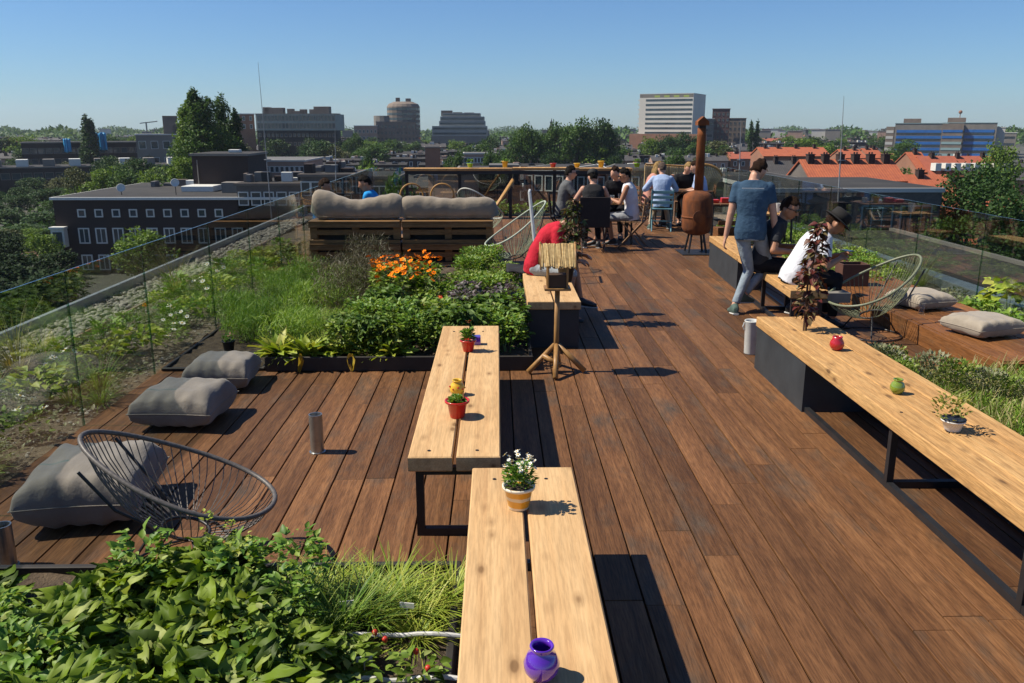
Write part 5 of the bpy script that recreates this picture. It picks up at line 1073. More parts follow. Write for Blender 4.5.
# dark long houses at left distance
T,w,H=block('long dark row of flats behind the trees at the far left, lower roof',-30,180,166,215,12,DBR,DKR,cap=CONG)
wgrid(T,-w/2,w/2,[H-2.2],22,2.0,1.6,frame=CONG); 
for i in range(9): roofbox(T,-w/2+w*(i+.5)/9,1,H,2.6,4,1.7,CONG if i%2 else WF,'roof_unit')
T,w,H=block('long dark row of flats with rooftop units standing behind the lower row',28,137,142,262,14,DBR,DKR,cap=CONG); wgrid(T,-w/2,w/2,[H-2.5,H-5.6],16,1.8,1.7,frame=CONG)
T,w,H=block('grey white block with dark windows between the flats and the poplars',137,182,134,246,14,CONG,LTR); wgrid(T,-w/2,w/2,[H-3,H-7.5],4,1.9,2.2,frame=WF); roofbox(T,w*.25,3,H,4,4,5.0,CONB); roofbox(T,w*.42,3,H,3,4,2.6,CONG)
for a,b,y0,y1,l in ((64,70,139,152,'narrow bright blue tarpaulin wrap on the front of the dark flats'),(96,106,133,150,'wide bright blue tarpaulin wrap beside the dark poplar')):
    xa,z1=V(a,y0,259); xb,z0=V(b,y1,259); m=MB(); N=8; vs=[]
    for j in range(N+1):
        for i in range(N+1): vs.append((xa+(xb-xa)*i/N,259+.5*math.sin(i*1.3)*.5,z0+(z1-z0)*j/N+rnd.uniform(-.2,.2)))
    m.add(vs,[(j*(N+1)+i,j*(N+1)+i+1,(j+1)*(N+1)+i+1,(j+1)*(N+1)+i) for j in range(N) for i in range(N)]); o=m.build('tarpaulin',soft('blue_tarp',(.02,.28,.55),(.01,.2,.42),rough=.5,scale=.8),label=l,cat='tarpaulin',smooth=True); s=o.modifiers.new('s','SOLIDIFY'); s.thickness=.6
# 3 big dark office with two light upper floors
T,w,H=block('big dark office block with two pale upper storeys and small roof huts',254,337,113.5,330,5,soft('dark_facade',(.014,.011,.010),(.008,.007,.007),rough=.7,scale=.3),DKR,cap=CONG,rz=-.12)
m=MB(); m.box(-w/2-.1,w/2+.1,-.15,10,H-6.2,H-.31); m.build('upper_storeys',soft('greenish_cladding',(.30,.32,.28),(.22,.24,.21),rough=.7,scale=.4),T)
wgrid(T,-w/2+.3,w/2-.3,[H-1.7,H-4.5],22,1.15,2.0,y=-.16,frame=CONG,t=.12); wgrid(T,-w/2+.3,w/2-.3,[H-8,H-11.2],18,1.1,1.3,y=-.01,frame=CONB,t=.12)
for f,a,c in ((-.42,2.4,2.4),(-.32,7,2.2),(-.12,2,1.8),(-.02,5,1.0),(.04,2,1.6),(.16,2,1.6),(.28,6,2.6)): roofbox(T,w*f,4,H,a,3,c,CONB)
T,w,H=block('brown brick and pale side wing joined to the big dark office block',233,253.5,113.5,334,12,MBR,DKR); wgrid(T,-w/2,w/2,[H-1.8,H-4.8],3,1,1.7,frame=WF)
# 4 drum tower and its brick wings
x,zt=V(397,103,500); Hh=zt-GZ
T=thing('tower','tall brown office tower with rounded front and small roof cabins','tower',(x,505,GZ))
m=MB(); m.lathe([(9.5,0),(9.5,Hh-2),(8.6,Hh-.5),(5.5,Hh+.8),(.001,Hh+.9)],20,c=(3,0,0)); m.build('wall',CONB,T)
m=MB(); m.lathe([(7.0,0),(7.0,Hh-7)],16,c=(-7.5,1,0)); m.build('side_drum',CONG,T)
for k in range(9): m=MB(); m.lathe([(9.56,Hh-4-k*2.7),(9.56,Hh-2.7-k*2.7)],20,c=(3,0,0),capb=False,capt=False); m.build('window_band',WG,T)
roofbox(T,0,-2,Hh,2.2,3,3.0,CONB); roofbox(T,6,-2,Hh,2.8,3,2.6,CONB)
T,w,H=block('brown brick wing with rows of windows at the foot of the rounded tower',376,415,121.5,470,26,CONB,DKR,cap=CONG); wgrid(T,-w/2,w/2,[H-2.8,H-6,H-9.2],10,1.2,1.6,frame=CONG)
T,w,H=block('pinkish brick building with lower roof left of the rounded tower',354,377,125.5,460,26,PBR,DKR); wgrid(T,-w/2,w/2,[H-3,H-6.5,H-10],6,1.1,1.6,frame=WF)
# 5 stepped pale office
T0=thing('office_building','stepped pale office block with long ribbon windows and a cluttered roof','building',(V(459,120,430)[0],430,GZ))
def tier(a,b,y0,y1,dp,mt):
    xa,z1=V(a,y0,430); xb,z0=V(b,y1,430); X=T0.location.x; m=MB(); m.box(xa-X,xb-X,(0 if dp==0 else dp),24,z0-GZ,z1-GZ); m.build('storey',mt,T0); m=MB(); m.box(xa-X+.5,xb-X-.3,dp-.08,dp,(z0-GZ)+(z1-z0)*.3,(z0-GZ)+(z1-z0)*.68); m.build('window_band',WG,T0)
OFW=soft('pale_office',(.36,.34,.30),(.28,.27,.24),rough=.8,scale=.2)
tier(432,486,160,136.1,0,CONG)
for a,b,y0,y1,dp in ((432,487,131,136,.0),(432,487,126,130.9,.05),(439,485,121,125.9,.6),(440,484,116.5,120.9,.9),(442,480,113,116.4,2)): tier(a,b,y0,y1,dp,OFW)
for a,b,y0 in ((441,452,110.5),(453,462,112.2),(464,474,112.5)):
    xa,z1=V(a,y0,433); xb,_=V(b,y0,433); z0=V(a,114,433)[1]; m=MB(); m.box(xa-T0.location.x,xb-T0.location.x,3,9,z0-GZ-1,z1-GZ); m.build('roof_unit',CONB,T0)
# 6 white tower
T,w,H=block('white office tower with eight dark window stripes beyond the trees',639,694,93.5,450,26,soft('tower_white',(.60,.57,.50),(.52,.49,.43),rough=.8,scale=.1),DKR,cap=CONW,ov=.1,rz=-.47)
for k in range(9):
    z=H-3.2-k*2.35; m=MB(); m.box(-w/2+3.4,w/2-.5,-.12,0,z-.45,z+.45); m.build('window_band',WG,T); m=MB(); m.box(-w/2-.9,-w/2,.5,3,z-.3,z+.3); m.build('balcony',CONW,T)
m=MB(); m.box(-w/2+.1,w/2-.1,-.02,0,H-2.0,H-.32); m.build('roof_panel',CONG,T)
for k in range(4): m=MB(); m.box(-w*.22+k*w*.18,-w*.22+k*w*.18+w*.1,-.05,-.021,H-1.9,H-.9); m.build('roof_vent',soft('lime_panel',(.35,.42,.1)),T)
m=MB(); m.box(-w/2-3,w/2+8,-6,-.2,0,V(660,134,444)[1]-GZ); m.build('podium',MBR,T)
# 7 dark purple brown blocks
T,w,H=block('dark maroon block with stepped top right of the white tower',713,730,108.5,480,20,soft('maroon_wall',(.10,.045,.04),(.07,.035,.032),rough=.8,scale=.4),DKR,cap=CONB); wgrid(T,-w/2,w/2,[H-3-3.1*k for k in range(5)],4,1.2,1.6,frame=CONB)
T,w,H=block('grey glazed block with flat roof just behind the stove pipe',702,714,118.5,470,20,CONG,DKR); bands(T,w,H,[H-3-3*k for k in range(5)],1.3)
T,w,H=block('dark grey lower block on the far side of the maroon block',729,746,118,500,20,CONB,DKR,cap=CONB); wgrid(T,-w/2,w/2,[H-3-3.1*k for k in range(4)],4,1.2,1.6,frame=CONB)
# 8 blue banded building
def bluebands(T,w,H,n=5,x0=None,x1=None):
    for k in range(n):
        z=H-4.5-k*3.2; m=MB(); m.box(x0 if x0 is not None else -w/2+1,x1 if x1 is not None else w/2-1,-.2,0,z-.75,z+.75); m.build('blue_band',BLUEG,T); m=MB(); m.box(x0 if x0 is not None else -w/2+1,x1 if x1 is not None else w/2-1,-.1,0,z-2.0,z-.85); m.build('window_band',WG,T)
T,w,H=block('blue banded hospital wing left of its brown corner, with pale turquoise roof edge',898,945,123,480,30,CONG,LTR,cap=TURQ); bluebands(T,w,H); roofbox(T,-w*.18,6,H,9,6,2.4,CONB)
m=MB(); m.box(-w/2-4.5,-w/2-.3,1,20,0,H-2); m.build('stair_wing',CONB,T)
for k in range(5): m=MB(); m.box(-w/2-4.4,-w/2-.6,.9,1,H-5.5-3.2*k,H-4-3.2*k); m.build('balcony',CONW,T)
T,w,H=block('hospital block with bright blue bands around its brown corner, beside a grey end wall',946,994,122.5,470,30,CONG,LTR,cap=TURQ); bluebands(T,w,H,5,-w*.08); roofbox(T,-w*.25,5,H,9,6,2.6,CONB)
m=MB(); m.box(-w/2,-w*.1,-3,-.3,0,H-.6); m.build('corner_bay',CONB,T)
for k in range(5): m=MB(); m.box(-w/2+.4,-w*.1-.4,-3.2,-3,H-5.2-3.2*k,H-3.9-3.2*k); m.build('blue_band',BLUEG if k<2 else TURQ,T)
m=MB(); m.tube([(-w*.2,6,H+2),(-w*.2,6,H+5)],.2,6); m.ball((-w*.2,6,H+5.6),1.0,12,8); m.build('roof_sign_ball',MBR,T)
T,w,H=block('plain pale grey end block right of the blue banded hospital',994,1005,127,472,24,CONW,LTR); T,w,H=block('small distant grey glazed block at the right end of the hospital',1004,1016,132.5,520,20,CONG,LTR); bands(T,w,H,[H-3,H-7],1.4)
# 9 grey brick neighbour with big studio windows
T,w,H=block('grey brown brick building with tall studio windows and pale cornice behind the right glass',768,943,188,60,13,GBR,DKR,cap=CONW,zb=-7.5,ov=.12)
X9=T.location.x
wgrid(T,V(857,215,60)[0]-X9,V(935,215,60)[0]-X9,[V(870,220,60)[1]+7.5],2,2.3,2.1,frame=TURQ,t=.1,mull=2); wgrid(T,V(780,215,60)[0]-X9,V(850,215,60)[0]-X9,[V(870,222,60)[1]+7.5],2,1.8,1.8,frame=CONG,t=.1,mull=1)
# lower flat roof between our parapet and that building
t=thing('flat_roof_wing','dark bitumen flat roof of the lower wing beyond the right parapet','building',(0,0,0))
m=MB(); m.add([(6.96,8,-7.5),(40,8,-7.5),(40,59.5,-7.5),(6.96,59.5,-7.5),(6.96,8,-5.2),(22.5,8,-5.2),(31,59.5,-5.2),(6.96,59.5,-5.2)],[]); 
m=MB(); m.ext([(6.97,-15),(28,-15),(28,-5.2),(6.97,-5.2)],4,59.5); m.build('wall',GBR,t)
m=MB(); m.box(7.0,28,4,59.5,-5.19,-5.15); m.build('roof',DKR,t)
m=MB(); m.box(27.8,28.15,4,59.3,-5.14,-4.95); m.build('roof_edge',CONG,t)
for i in range(4): m=MB(); m.lathe([(.25,0),(.25,.5),(.34,.52),(.34,.62),(.001,.66)],12,c=(11+3.6*i,16+6*i,-5.15)); m.build('roof_vent',CONG,t)
# 10 red roofs
def roofed(label,px0,px1,py_eave,py_ridge,D,depth,wall,tiles,chim=0,group=None,name='house',wins=None,hip=0,loc=None,size=None):
    if size is None:
        xa,ze=V(px0,py_eave,D); xb,_=V(px1,py_eave,D); zr=V(px1,py_ridge,D+depth/2)[1]; w=xb-xa; He=ze-GZ; Hr=zr-GZ; loc=((xa+xb)/2,D,GZ)
    else: w,He,Hr=size
    T=thing(name,label,'house' if name=='house' else 'building',loc,0,group)
    m=MB(); m.ext([(0,0),(depth,0),(depth,He),(depth/2,Hr-.15),(0,He)],-w/2,w/2,M=Matrix(((0,1,0,0),(1,0,0,0),(0,0,1,0),(0,0,0,1)))); m.build('wall',wall,T)
    m=MB(); t=.25; h=hip
    a=[(-w/2-.2,-.3,He-.1),(w/2+.2,-.3,He-.1),(w/2+.2-h,depth/2,Hr+.1),(-w/2-.2+h,depth/2,Hr+.1)]; b=[(-w/2-.2,depth+.3,He-.1),(w/2+.2,depth+.3,He-.1)]
    vs=a+b; fs=[(0,1,2,3),(5,4,3,2)]
    if h: fs+=[(0,3,4),(1,5,2)]
    m.add(vs,fs); o=m.build('roof',tiles,T); s=o.modifiers.new('s','SOLIDIFY'); s.thickness=.2; s.offset=0
    for i in range(chim):
        x=-w/2+w*(i+.5)/chim; m=MB(); cw=.34 if loc[1]<110 and loc[1]>0 else .26; m.box(x-cw,x+cw,depth/2-1.0,depth/2-.1,Hr-1.2,Hr+.7); m.box(x-cw-.05,x+cw+.05,depth/2-1.05,depth/2-.05,Hr+.7,Hr+.8)
        for q in (-.15,.15): m.tube([(x+q,depth/2-.5,Hr+.8),(x+q,depth/2-.5,Hr+1.0)],.09,6)
        m.build('chimney',DBR,T)
    if wins: wgrid(T,-w/2+.3,w/2-.3,[He-1.6-2.9*k for k in range(wins[1])],wins[0],1.1,1.5,frame=WF,t=.13)
    return T,w,He,Hr
roofed('long orange tiled roof with a row of six dark chimneys',812,905,181,161,92,8,GBR,ORT,6)
roofed('orange tiled roof stepping down to the right of the six-chimney roof',905,962,198,176,98,9,MBR,ORT,1)
T,w,He,Hr=roofed('brick terrace with a tall brown mansard roof and a row of small white dormers',932,1010,176,157,150,12,MBR,RDT,3)
for k in range(8):
    x=-w/2+w*(k+.5)/8; m=MB(); m.box(x-.5,x+.5,-.2,1.6,He+.9,He+2.2); m.build('dormer',WF,T)
roofed('orange roof with a steep brick gable left of the mansard terrace',920,934,172,153,152,12,MBR,ORT,1)
for a,b,ye,yr,D,l in ((764,790,156,148,190,'flat orange roof above the walker, left piece of the far terrace'),(792,830,156,148,192,'orange roof of the far terrace above the six-chimney roof'),(846,866,158,150,200,'short orange roof behind the chimneys'),(870,884,158,149,205,'small orange roof next to the short one behind the chimneys')):
    roofed(l,a,b,ye,yr,D,10,MBR,ORT,2)
roofed('dark slate roof with white attic windows in front of the orange terrace above the walker',775,812,181,162,120,10,DBR,GYT,2,wins=(8,2))
roofed('orange roof showing between the branches of the large tree',955,1030,212,196,84,8,MBR,ORT,1); roofed('low orange roof below the large tree beyond the dark flat roof',968,990,247,240,66,4,MBR,ORT,0)
T,w,He,Hr=roofed('pale curved gable wall covered with a white flowering climber',941,958,222,203,64,4,CONW,ORT,0)
npmesh('flowering_climber',*bushy(500,.9,2.4,DIA,(.1,.25)),leafmat('leaf_cream',[(.5,.46,.32),(.3,.33,.15),(.6,.56,.42)]),T)
[o for o in T.children if o.name.startswith('flowering_climber')][0].location=(0,-.6,He-3)
# 11 middle distance behind the bar
def tb(*a,**k): return block(*a,**k)
T,w,H=block('orange brown brick house with four white windows seen under the high bar',522,566,168,92,10,MBR,DKR,rz=-.42); wgrid(T,-w/2,w/2,[H-1.6,H-4.4],4,.95,1.7,t=.12)
T,w,H=block('dark brick house with tall white windows next to the orange brown brick house',566,606,168,93,10,DBR,DKR); wgrid(T,-w/2,w/2,[H-1.8,H-4.6],4,.8,1.8,t=.12)
T,w,H=block('pale beige brick house row seen between the sitters under the bar',606,690,168,96,10,PBR,DKR,cap=CONG,rz=-.25); wgrid(T,-w/2,w/2,[H-1.8,H-4.6],7,.9,1.7,t=.12)
T,w,H=block('blank pinkish wall building behind the rattan chairs',427,456,172,78,8,PBR,DKR,cap=CONB,rz=-.3)
T,w,H=block('dark building behind the posts of the bar beside the blank pink wall',457,520,170,84,9,DBR,DKR,cap=CONG); roofbox(T,w*.25,0,H,3,3,.5,LTR)
T,w,H=block('long low building with an orange band and strip windows left of the pallet sofa',244,304,160,150,16,PBR,LTR,cap=CONW); wgrid(T,-w/2,w/2,[H-1.6],12,.8,1.1,frame=WF)
T,w,H=block('low grey building with dark garages in front of the orange banded building',236,300,183,100,10,GBR,DKR,cap=CONB); wgrid(T,-w/2,w/2,[H-1.8],5,1.2,1.6,frame=WF); [roofbox(T,rnd.uniform(-w*.45,w*.4),rnd.uniform(1,8),H,rnd.uniform(.4,1.6),rnd.uniform(.5,2),rnd.uniform(.3,1.2),rnd.choice((WF,CONG,LTR,BLACK,DBR,CONB))) for _ in range(14)]
T,w,H=block('grey box shaped building with white window strip behind the sofa corner',300,350,174,95,10,GBR,DKR,cap=CONB); wgrid(T,-w/2,w/2,[H-1.6,H-4.2],5,1.1,1.6,frame=WF); [roofbox(T,rnd.uniform(-w*.45,w*.4),rnd.uniform(1,8),H,rnd.uniform(.4,1.6),rnd.uniform(.5,2),rnd.uniform(.3,1.2),rnd.choice((WF,CONG,LTR,BLACK,DBR,CONB))) for _ in range(12)]
T,w,H=block('grey building with a pale roof behind the person in bright blue',350,398,176,90,10,GBR,DKR,cap=CONB); wgrid(T,-w/2,w/2,[H-1.8],5,1.1,1.6,frame=WF)
T,w,H=block('small dark red brick block rising above the roofs behind the high bar',425,440,147,215,8,MBR,DKR,cap=CONB)
T,w,H=block('pinkish white terrace with flat roof beyond the high bar',464,487,153,205,8,PBR,LTR,cap=CONW); wgrid(T,-w/2,w/2,[H-1.7],7,1,1.3)
T,w,H=block('dark brick block behind the right glass before the orange roofs',700,800,178,72,10,DBR,DKR,cap=CONG); wgrid(T,-w/2,w/2,[H-1.7,H-4.5],8,1.0,1.5,frame=CONG,t=.1)
# terraces of houses filling the middle distance
protos=[]
kinds_=[('row of grey-roofed terraced houses among many beyond the high bar',GYT,MBR,6.2,7.6,'grey-roofed terraces beyond the bar'),('row of flat-roofed dark brick houses among many beyond the high bar',DKR,DBR,7.0,7.3,'flat-roofed terraces beyond the bar'),('row of red-roofed terraced houses among many beyond the high bar',RDT,MBR,6.0,7.8,'red-roofed terraces beyond the bar'),('row of pale brick terraced houses with grey roofs beyond the high bar',GYT,PBR,6.2,7.5,'pale brick terraces beyond the bar')]
for l,rt,wl,he,hr,g in kinds_:
    T,_,_,_=roofed(l,0,0,0,0,0,9,wl,rt,4,group=g,name='terraced_row',wins=(9,1),loc=(0,0,GZ),size=(24,he,hr))
    for k in range(11):
        x=rnd.uniform(-11,10.5); y=rnd.uniform(.2,7); a=rnd.uniform(.5,1.6); zt=he+(hr-he)*(1-abs(y-4.5)/4.5); m=MB(); m.bevbox(x,x+a,y,y+a,zt-.3,zt+rnd.uniform(.5,1.3),.04); m.build('roof_unit',rnd.choice((WF,CONG,CONW,DBR,LTR,BLACK,PBR)),T)
    protos.append(T)
used_p=[0]*4; cnt=0
for D in (128,150,176,205,238,275,296,318,365,392,420,480,545,620,710,800):
    xw=D*.66; x=-D*.17 if D<290 else -D*.62
    x+=rnd.uniform(-10,10)
    while x<xw:
        pxx=497+x/D*868
        skip=(D<200 and pxx>770) or (D<160 and pxx<420) or (290<D<345 and 225<pxx<370) or (D>275 and pxx>880 and D<480) or (D>=400 and pxx>880) or (D>=400 and 628<pxx<750) or (D>=400 and 350<pxx<495) or rnd.random()<.10
        if not skip:
            k=rnd.choices(range(4),[3,6,.7 if pxx<760 else 2.2,3])[0]; z=GZ+rnd.uniform(-1.4,1.0)+(D>300)*rnd.uniform(0,1.5)
            if not used_p[k]: protos[k].location=(x,D+rnd.uniform(-3,3),z); used_p[k]=1
            else: dup(protos[k],(x,D+rnd.uniform(-3,3),z),rnd.choice((0,math.pi))+rnd.uniform(-.12,.12)); cnt+=1
        x+=25+rnd.uniform(0,5)+(D>400)*8
# far skyline blocks
for k in range(46):
    p=rnd.uniform(0,1024); D=rnd.uniform(600,1100)
    if rnd.random()<.4: p=rnd.uniform(740,890)
    yt=rnd.uniform(128.5,132); wp=rnd.uniform(5,15)
    T,w,H=block('small pale block among the hazy buildings on the horizon',p,p+wp,yt,D,20,rnd.choice((CONG,CONB,PBR,CONW)),LTR,group='hazy blocks on the horizon',cap=CONG)
T,w,H=block('wide flat grey slab block on the horizon above the orange terraces',804,818,129,700,16,CONG,LTR,zb=-1); 
m=MB(); m.box(-4,-2,3,6,-14,0); m.box(2,4,3,6,-14,0); m.build('support_column',CONG,T)
x,z=V(551.5,118,600); t=thing('church_spire','thin church spire between the round trees','church',(x,600,GZ)); m=MB(); m.box(-2.2,2.2,-2.2,2.2,0,z-GZ-9); m.build('tower',CONB,t); m=MB(); m.lathe([(2.6,z-GZ-9),(1.0,z-GZ-4.5),(.4,z-GZ-2),(.05,z-GZ)],8); m.build('spire',GYT,t)
x,z=V(146,122,700); t=thing('tower_crane','tiny tower crane over the grey white block','crane',(x,700,GZ)); m=MB(); m.tube([(0,0,0),(0,0,z-GZ)],.6,4); m.build('mast',CONG,t); m=MB(); m.tube([(-5,0,z-GZ-1),(9,0,z-GZ+.5)],.5,4); m.build('jib',CONG,t)
# masts
MAST=soft('mast_grey',(.24,.25,.26),(.18,.18,.19),rough=.5)
for a,y0,b,y1,D,l in ((258,62,272,222,62,'tall thin whip mast in front of the big dark office block'),(335,127,336,190,62,'shorter thin mast at the right end of the big dark office'),(844,96,838,202,55,'tall thin mast before the orange six-chimney roof'),(741,120,739,186,58,'thin mast above the dark brick block left of the walker')):
    xa,z1=V(a,y0,D); xb,z0=V(b,y1,D); t=thing('antenna_mast',l,'mast',(xb,D,0)); m=MB(); m.tube([(0,0,z0),( (xa-xb)*.45,0,z0+(z1-z0)*.45),(xa-xb,0,z1)],[.055,.035,.012],6); m.build('pole',MAST,t); m=MB(); m.tube([(-.25,0,z0+.4*(z1-z0)),(.25,0,z0+.4*(z1-z0))],.04,5); m.build('crossarm',MAST,t)
    m=MB(); m.box(-.5,.5,-.5,.5,-7.5,z0); m.build('roof_stub',DBR,t)
# ------------------------------------------------------------------ trees
BARK=soft('bark',(.09,.065,.045),(.05,.038,.028),rough=1,scale=3,bump=.4)
TD=leafmat('tree_dark',[(.018,.045,.010),(.03,.07,.014),(.05,.10,.02)],.2,.6,.2); TM=leafmat('tree_mid',[(.03,.075,.012),(.055,.115,.018),(.09,.15,.03)],.25,.6,.2); TL=leafmat('tree_light',[(.07,.13,.015),(.11,.19,.022),(.16,.23,.04)],.3,.6,.2); TO=leafmat('tree_olive',[(.05,.065,.02),(.08,.09,.03),(.11,.12,.05)],.2,.6,.2)
def treemesh(kind,H,W,n,s,mt,seed):
    r=np.random.RandomState(seed); pts=[]; nl=26 if kind!='poplar' else 30
    lumps=[]
    for i in range(nl):
        if kind=='poplar': z=H*(.12+.85*(i/nl)); wr=W*.5*math.sin(min(1,(1-(i/nl))*1.25+.12)*1.5708)**.8*(.75 if i/nl>.2 else .85); a=r.uniform(0,6.28); d=wr*r.uniform(.2,.6); lumps.append((d*math.cos(a),d*math.sin(a),z,wr*r.uniform(.45,.7),H*.09))
        else:
            a=r.uniform(0,6.28); u=r.uniform(0,1); z=H*(.38+.5*u); wr=W*.5*math.sqrt(max(.06,1-((u-.35)/.72)**2)); d=wr*r.uniform(.3,.85); q=W*r.uniform(.13,.24); lumps.append((d*math.cos(a),d*math.sin(a),z,q,q*.75))
    lumps=np.array(lumps); idx=r.randint(0,nl,n); L=lumps[idx]; dv=r.normal(size=(n,3)); dv/=np.linalg.norm(dv,axis=1)[:,None]; rad=r.uniform(.55,1.08,n)[:,None]
    pos=L[:,:3]+dv*np.stack([L[:,3],L[:,3],L[:,4]],1)*rad
    v,f=scat(DIA[0],DIA[1],pos,r.uniform(0,6.28,n),r.uniform(-.9,1.2,n),r.uniform(-1,1,n),r.uniform(s*.6,s*1.4,n)); return v,f,lumps
def tree(kind,label,loc,H,W,n,s,mt,seed,group=None):
    T=thing('poplar_tree' if kind=='poplar' else 'tree',label,'tree',loc,0,group); v,f,L=treemesh(kind,H,W,n,s,mt,seed)
    m=MB(); m.tube([(0,0,0),(.02*W,0,H*.3),(0,.01*W,H*.75)],[W*.045,W*.034,W*.012],8)
    for q in L[::4]: m.tube([(0,0,H*.25 if kind!='poplar' else q[2]*.7),(q[0]*.5,q[1]*.5,(H*.3+q[2])/2),(q[0],q[1],q[2])],[W*.018,W*.012,W*.005],5)
    m.build('trunk',BARK,T); npmesh('crown',v,f,mt,T); return T
def at_tree(px_,py_,D,T=None,kind='round',label='',W=8,mt=TM,n=2600,s=.45,seed=0,group=None,z0=GZ):
    x,z=V(px_,py_,D); H=z-z0
    if T is None: return tree(kind,label,(x,D,z0),H,W,n,s,mt,seed,group)
    bx=T['H0']; return dup(T,(x,D,z0),rnd.uniform(0,6.28),label=label,group=group,scale=(W/T['W0'],W/T['W0'],H/bx))
at_tree(199,93,140,kind='poplar',label='tall broad poplar with the pointed double top beside the brick block',W=14,mt=TM,n=22000,s=.42,seed=2)
at_tree(187,104,143,kind='poplar',label='poplar on the street side of the tall poplars, slightly lower',W=11,mt=TL,n=14000,s=.42,seed=3)
at_tree(221,97,148,kind='poplar',label='slender poplar with thin pale top right of the broad one',W=8,mt=TM,n=9500,s=.4,seed=4)
at_tree(232,112,146,kind='poplar',label='dark poplar directly above the windowless brick block',W=8,mt=TD,n=9000,s=.42,seed=5)
at_tree(85,116,255,kind='poplar',label='lone dark poplar between the two blue tarpaulins',W=8,mt=TD,n=5500,s=.6,seed=6)
at_tree(92,121,256,kind='poplar',label='smaller dark poplar against the lone one',W=4,mt=TD,n=2200,s=.6,seed=7)
at_tree(182,150,128,kind='round',label='bright yellow-green tree at the foot of the tall poplars',W=5,mt=TL,n=4000,s=.35,seed=8)
P=[]
for k,(mt,kd) in enumerate(((TD,'round'),(TM,'round'),(TL,'round'),(TO,'round'))):
    t=tree(kd,'round %s tree among the trees between the brick building and the flats'%('dark green','mid green','light green','olive')[k],(-60-6*k,150+4*k,GZ),10,8,3600,.42,mt,20+k,'trees between the brick building and the flats'); t['H0']=10.0; t['W0']=8.0; P.append(t)
nm=('dark green','mid green','light green','olive')
for i in range(60):
    D=rnd.choice((122,140,165,178,205,244)) + rnd.uniform(-3,3); p=rnd.uniform(-40,178) if D>120 else rnd.uniform(-20,40); yt={122:176,140:170,165:163,178:160,205:158,244:158}[min((122,140,165,178,205,244),key=lambda q:abs(q-D))]+rnd.uniform(-5,4)
    if p<98 and D<238: yt=max(yt,126+17/D*868-22); 
    k=rnd.choices(range(4),[7,2,.4,1])[0]; at_tree(p,yt,D,P[k],label='round %s tree among the trees between the brick building and the flats'%nm[k],W=rnd.uniform(5.5,9),group='trees between the brick building and the flats')
SHD=leafmat('tree_painted_shade',[(.008,.02,.006),(.015,.033,.009),(.025,.05,.012)],.1,.7,.1)  # leaf tones darkened so the shade over these trees is painted in
st_=tree('round','dark street tree with painted-in shade beside the brick building',(-58,70,GZ),10,8,4200,.36,SHD,77,'street trees beside the brick building'); st_['H0']=10.0; st_['W0']=8.0; P[0],keep0=st_,P[0]
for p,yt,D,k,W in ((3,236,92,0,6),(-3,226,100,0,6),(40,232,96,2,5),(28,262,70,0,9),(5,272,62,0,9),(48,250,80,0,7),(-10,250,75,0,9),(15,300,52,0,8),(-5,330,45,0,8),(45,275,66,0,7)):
    at_tree(p,yt,D,P[k],label='%s street tree among those with painted-in shade beside the brick building'%nm[k],W=W,group='street trees beside the brick building')
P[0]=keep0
at_tree(138,228,88,P[2],label='light green treetop in front of the brick building windows',W=6.5)
far='trees in a belt behind the terraced roofs'
for i in range(158):
    p=rnd.uniform(340,1020) if i<95 else rnd.uniform(-5,345) if i<140 else rnd.uniform(340,1020); D=rnd.choice((285,330,390,450,520,600)) if i<140 else rnd.choice((190,222,255)); 
    if 885<p<1005 and D>330: continue
    if 640<p<745 and D>400: continue
    k=rnd.choices(range(4),[4,4,2,1])[0]; at_tree(p,rnd.uniform(134,141)+(D<300)*4 if i<140 else rnd.uniform(146,153),D,P[k],label='small %s tree in the belt behind the terraced roofs'%nm[k],W=rnd.uniform(9,15) if i<140 else rnd.uniform(4,7),group=far)
for p,yt,W,k in ((517,127,9,1),(532,121,9,1),(560,119,10,1),(577,115,11,1),(597,115,11,0),(611,121,8,0),(545,131,8,1),(592,134,12,2)):
    at_tree(p,yt,235,P[k],label='big %s round tree of the high clump left of the white tower'%nm[k],W=W,group='high clump of trees left of the white tower')
for p,yt,W,k in ((665,133,10,0),(680,130,10,0),(650,136,9,2),(700,134,8,0),(357,131,7,1),(350,133,6,1)):
    at_tree(p,yt,300,P[k],label='%s tree standing in front of the white tower and offices'%nm[k],W=W,group='trees in front of the offices')
for p in (752,758): at_tree(p,121.5,330,kind='poplar',label='slim dark pointed tree of the pair above the walker\'s head',W=3.4,mt=TD,n=1500,s=.7,seed=int(p),group='pair of slim pointed trees')
at_tree(992,158,60,kind='round',label='large dense dark tree filling the right edge behind the glass',W=9.5,mt=TD,n=17000,s=.26,seed=50,z0=GZ)
at_tree(1026,176,52,kind='round',label='dark tree at the very right edge in front of the large dense one',W=7,mt=TD,n=10000,s=.24,seed=51,z0=GZ)
at_tree(963,200,56,kind='round',label='smaller bushy tree beside the pale gable',W=4.5,mt=TM,n=6000,s=.22,seed=52,z0=GZ)
at_tree(1004,141,150,P[2],label='bright green round tree above the large dense dark tree',W=8)
at_tree(905,165,140,P[1],label='mid green tree behind the last chimneys of the orange roof',W=6); at_tree(408,166,60,P[1],label='mid green tree behind the left end of the high bar',W=5); at_tree(362,161,110,P[2],label='light green treetop above the curved end of the glass',W=6); at_tree(835,178,78,P[1],label='shrubby tree before the slate roof',W=4)
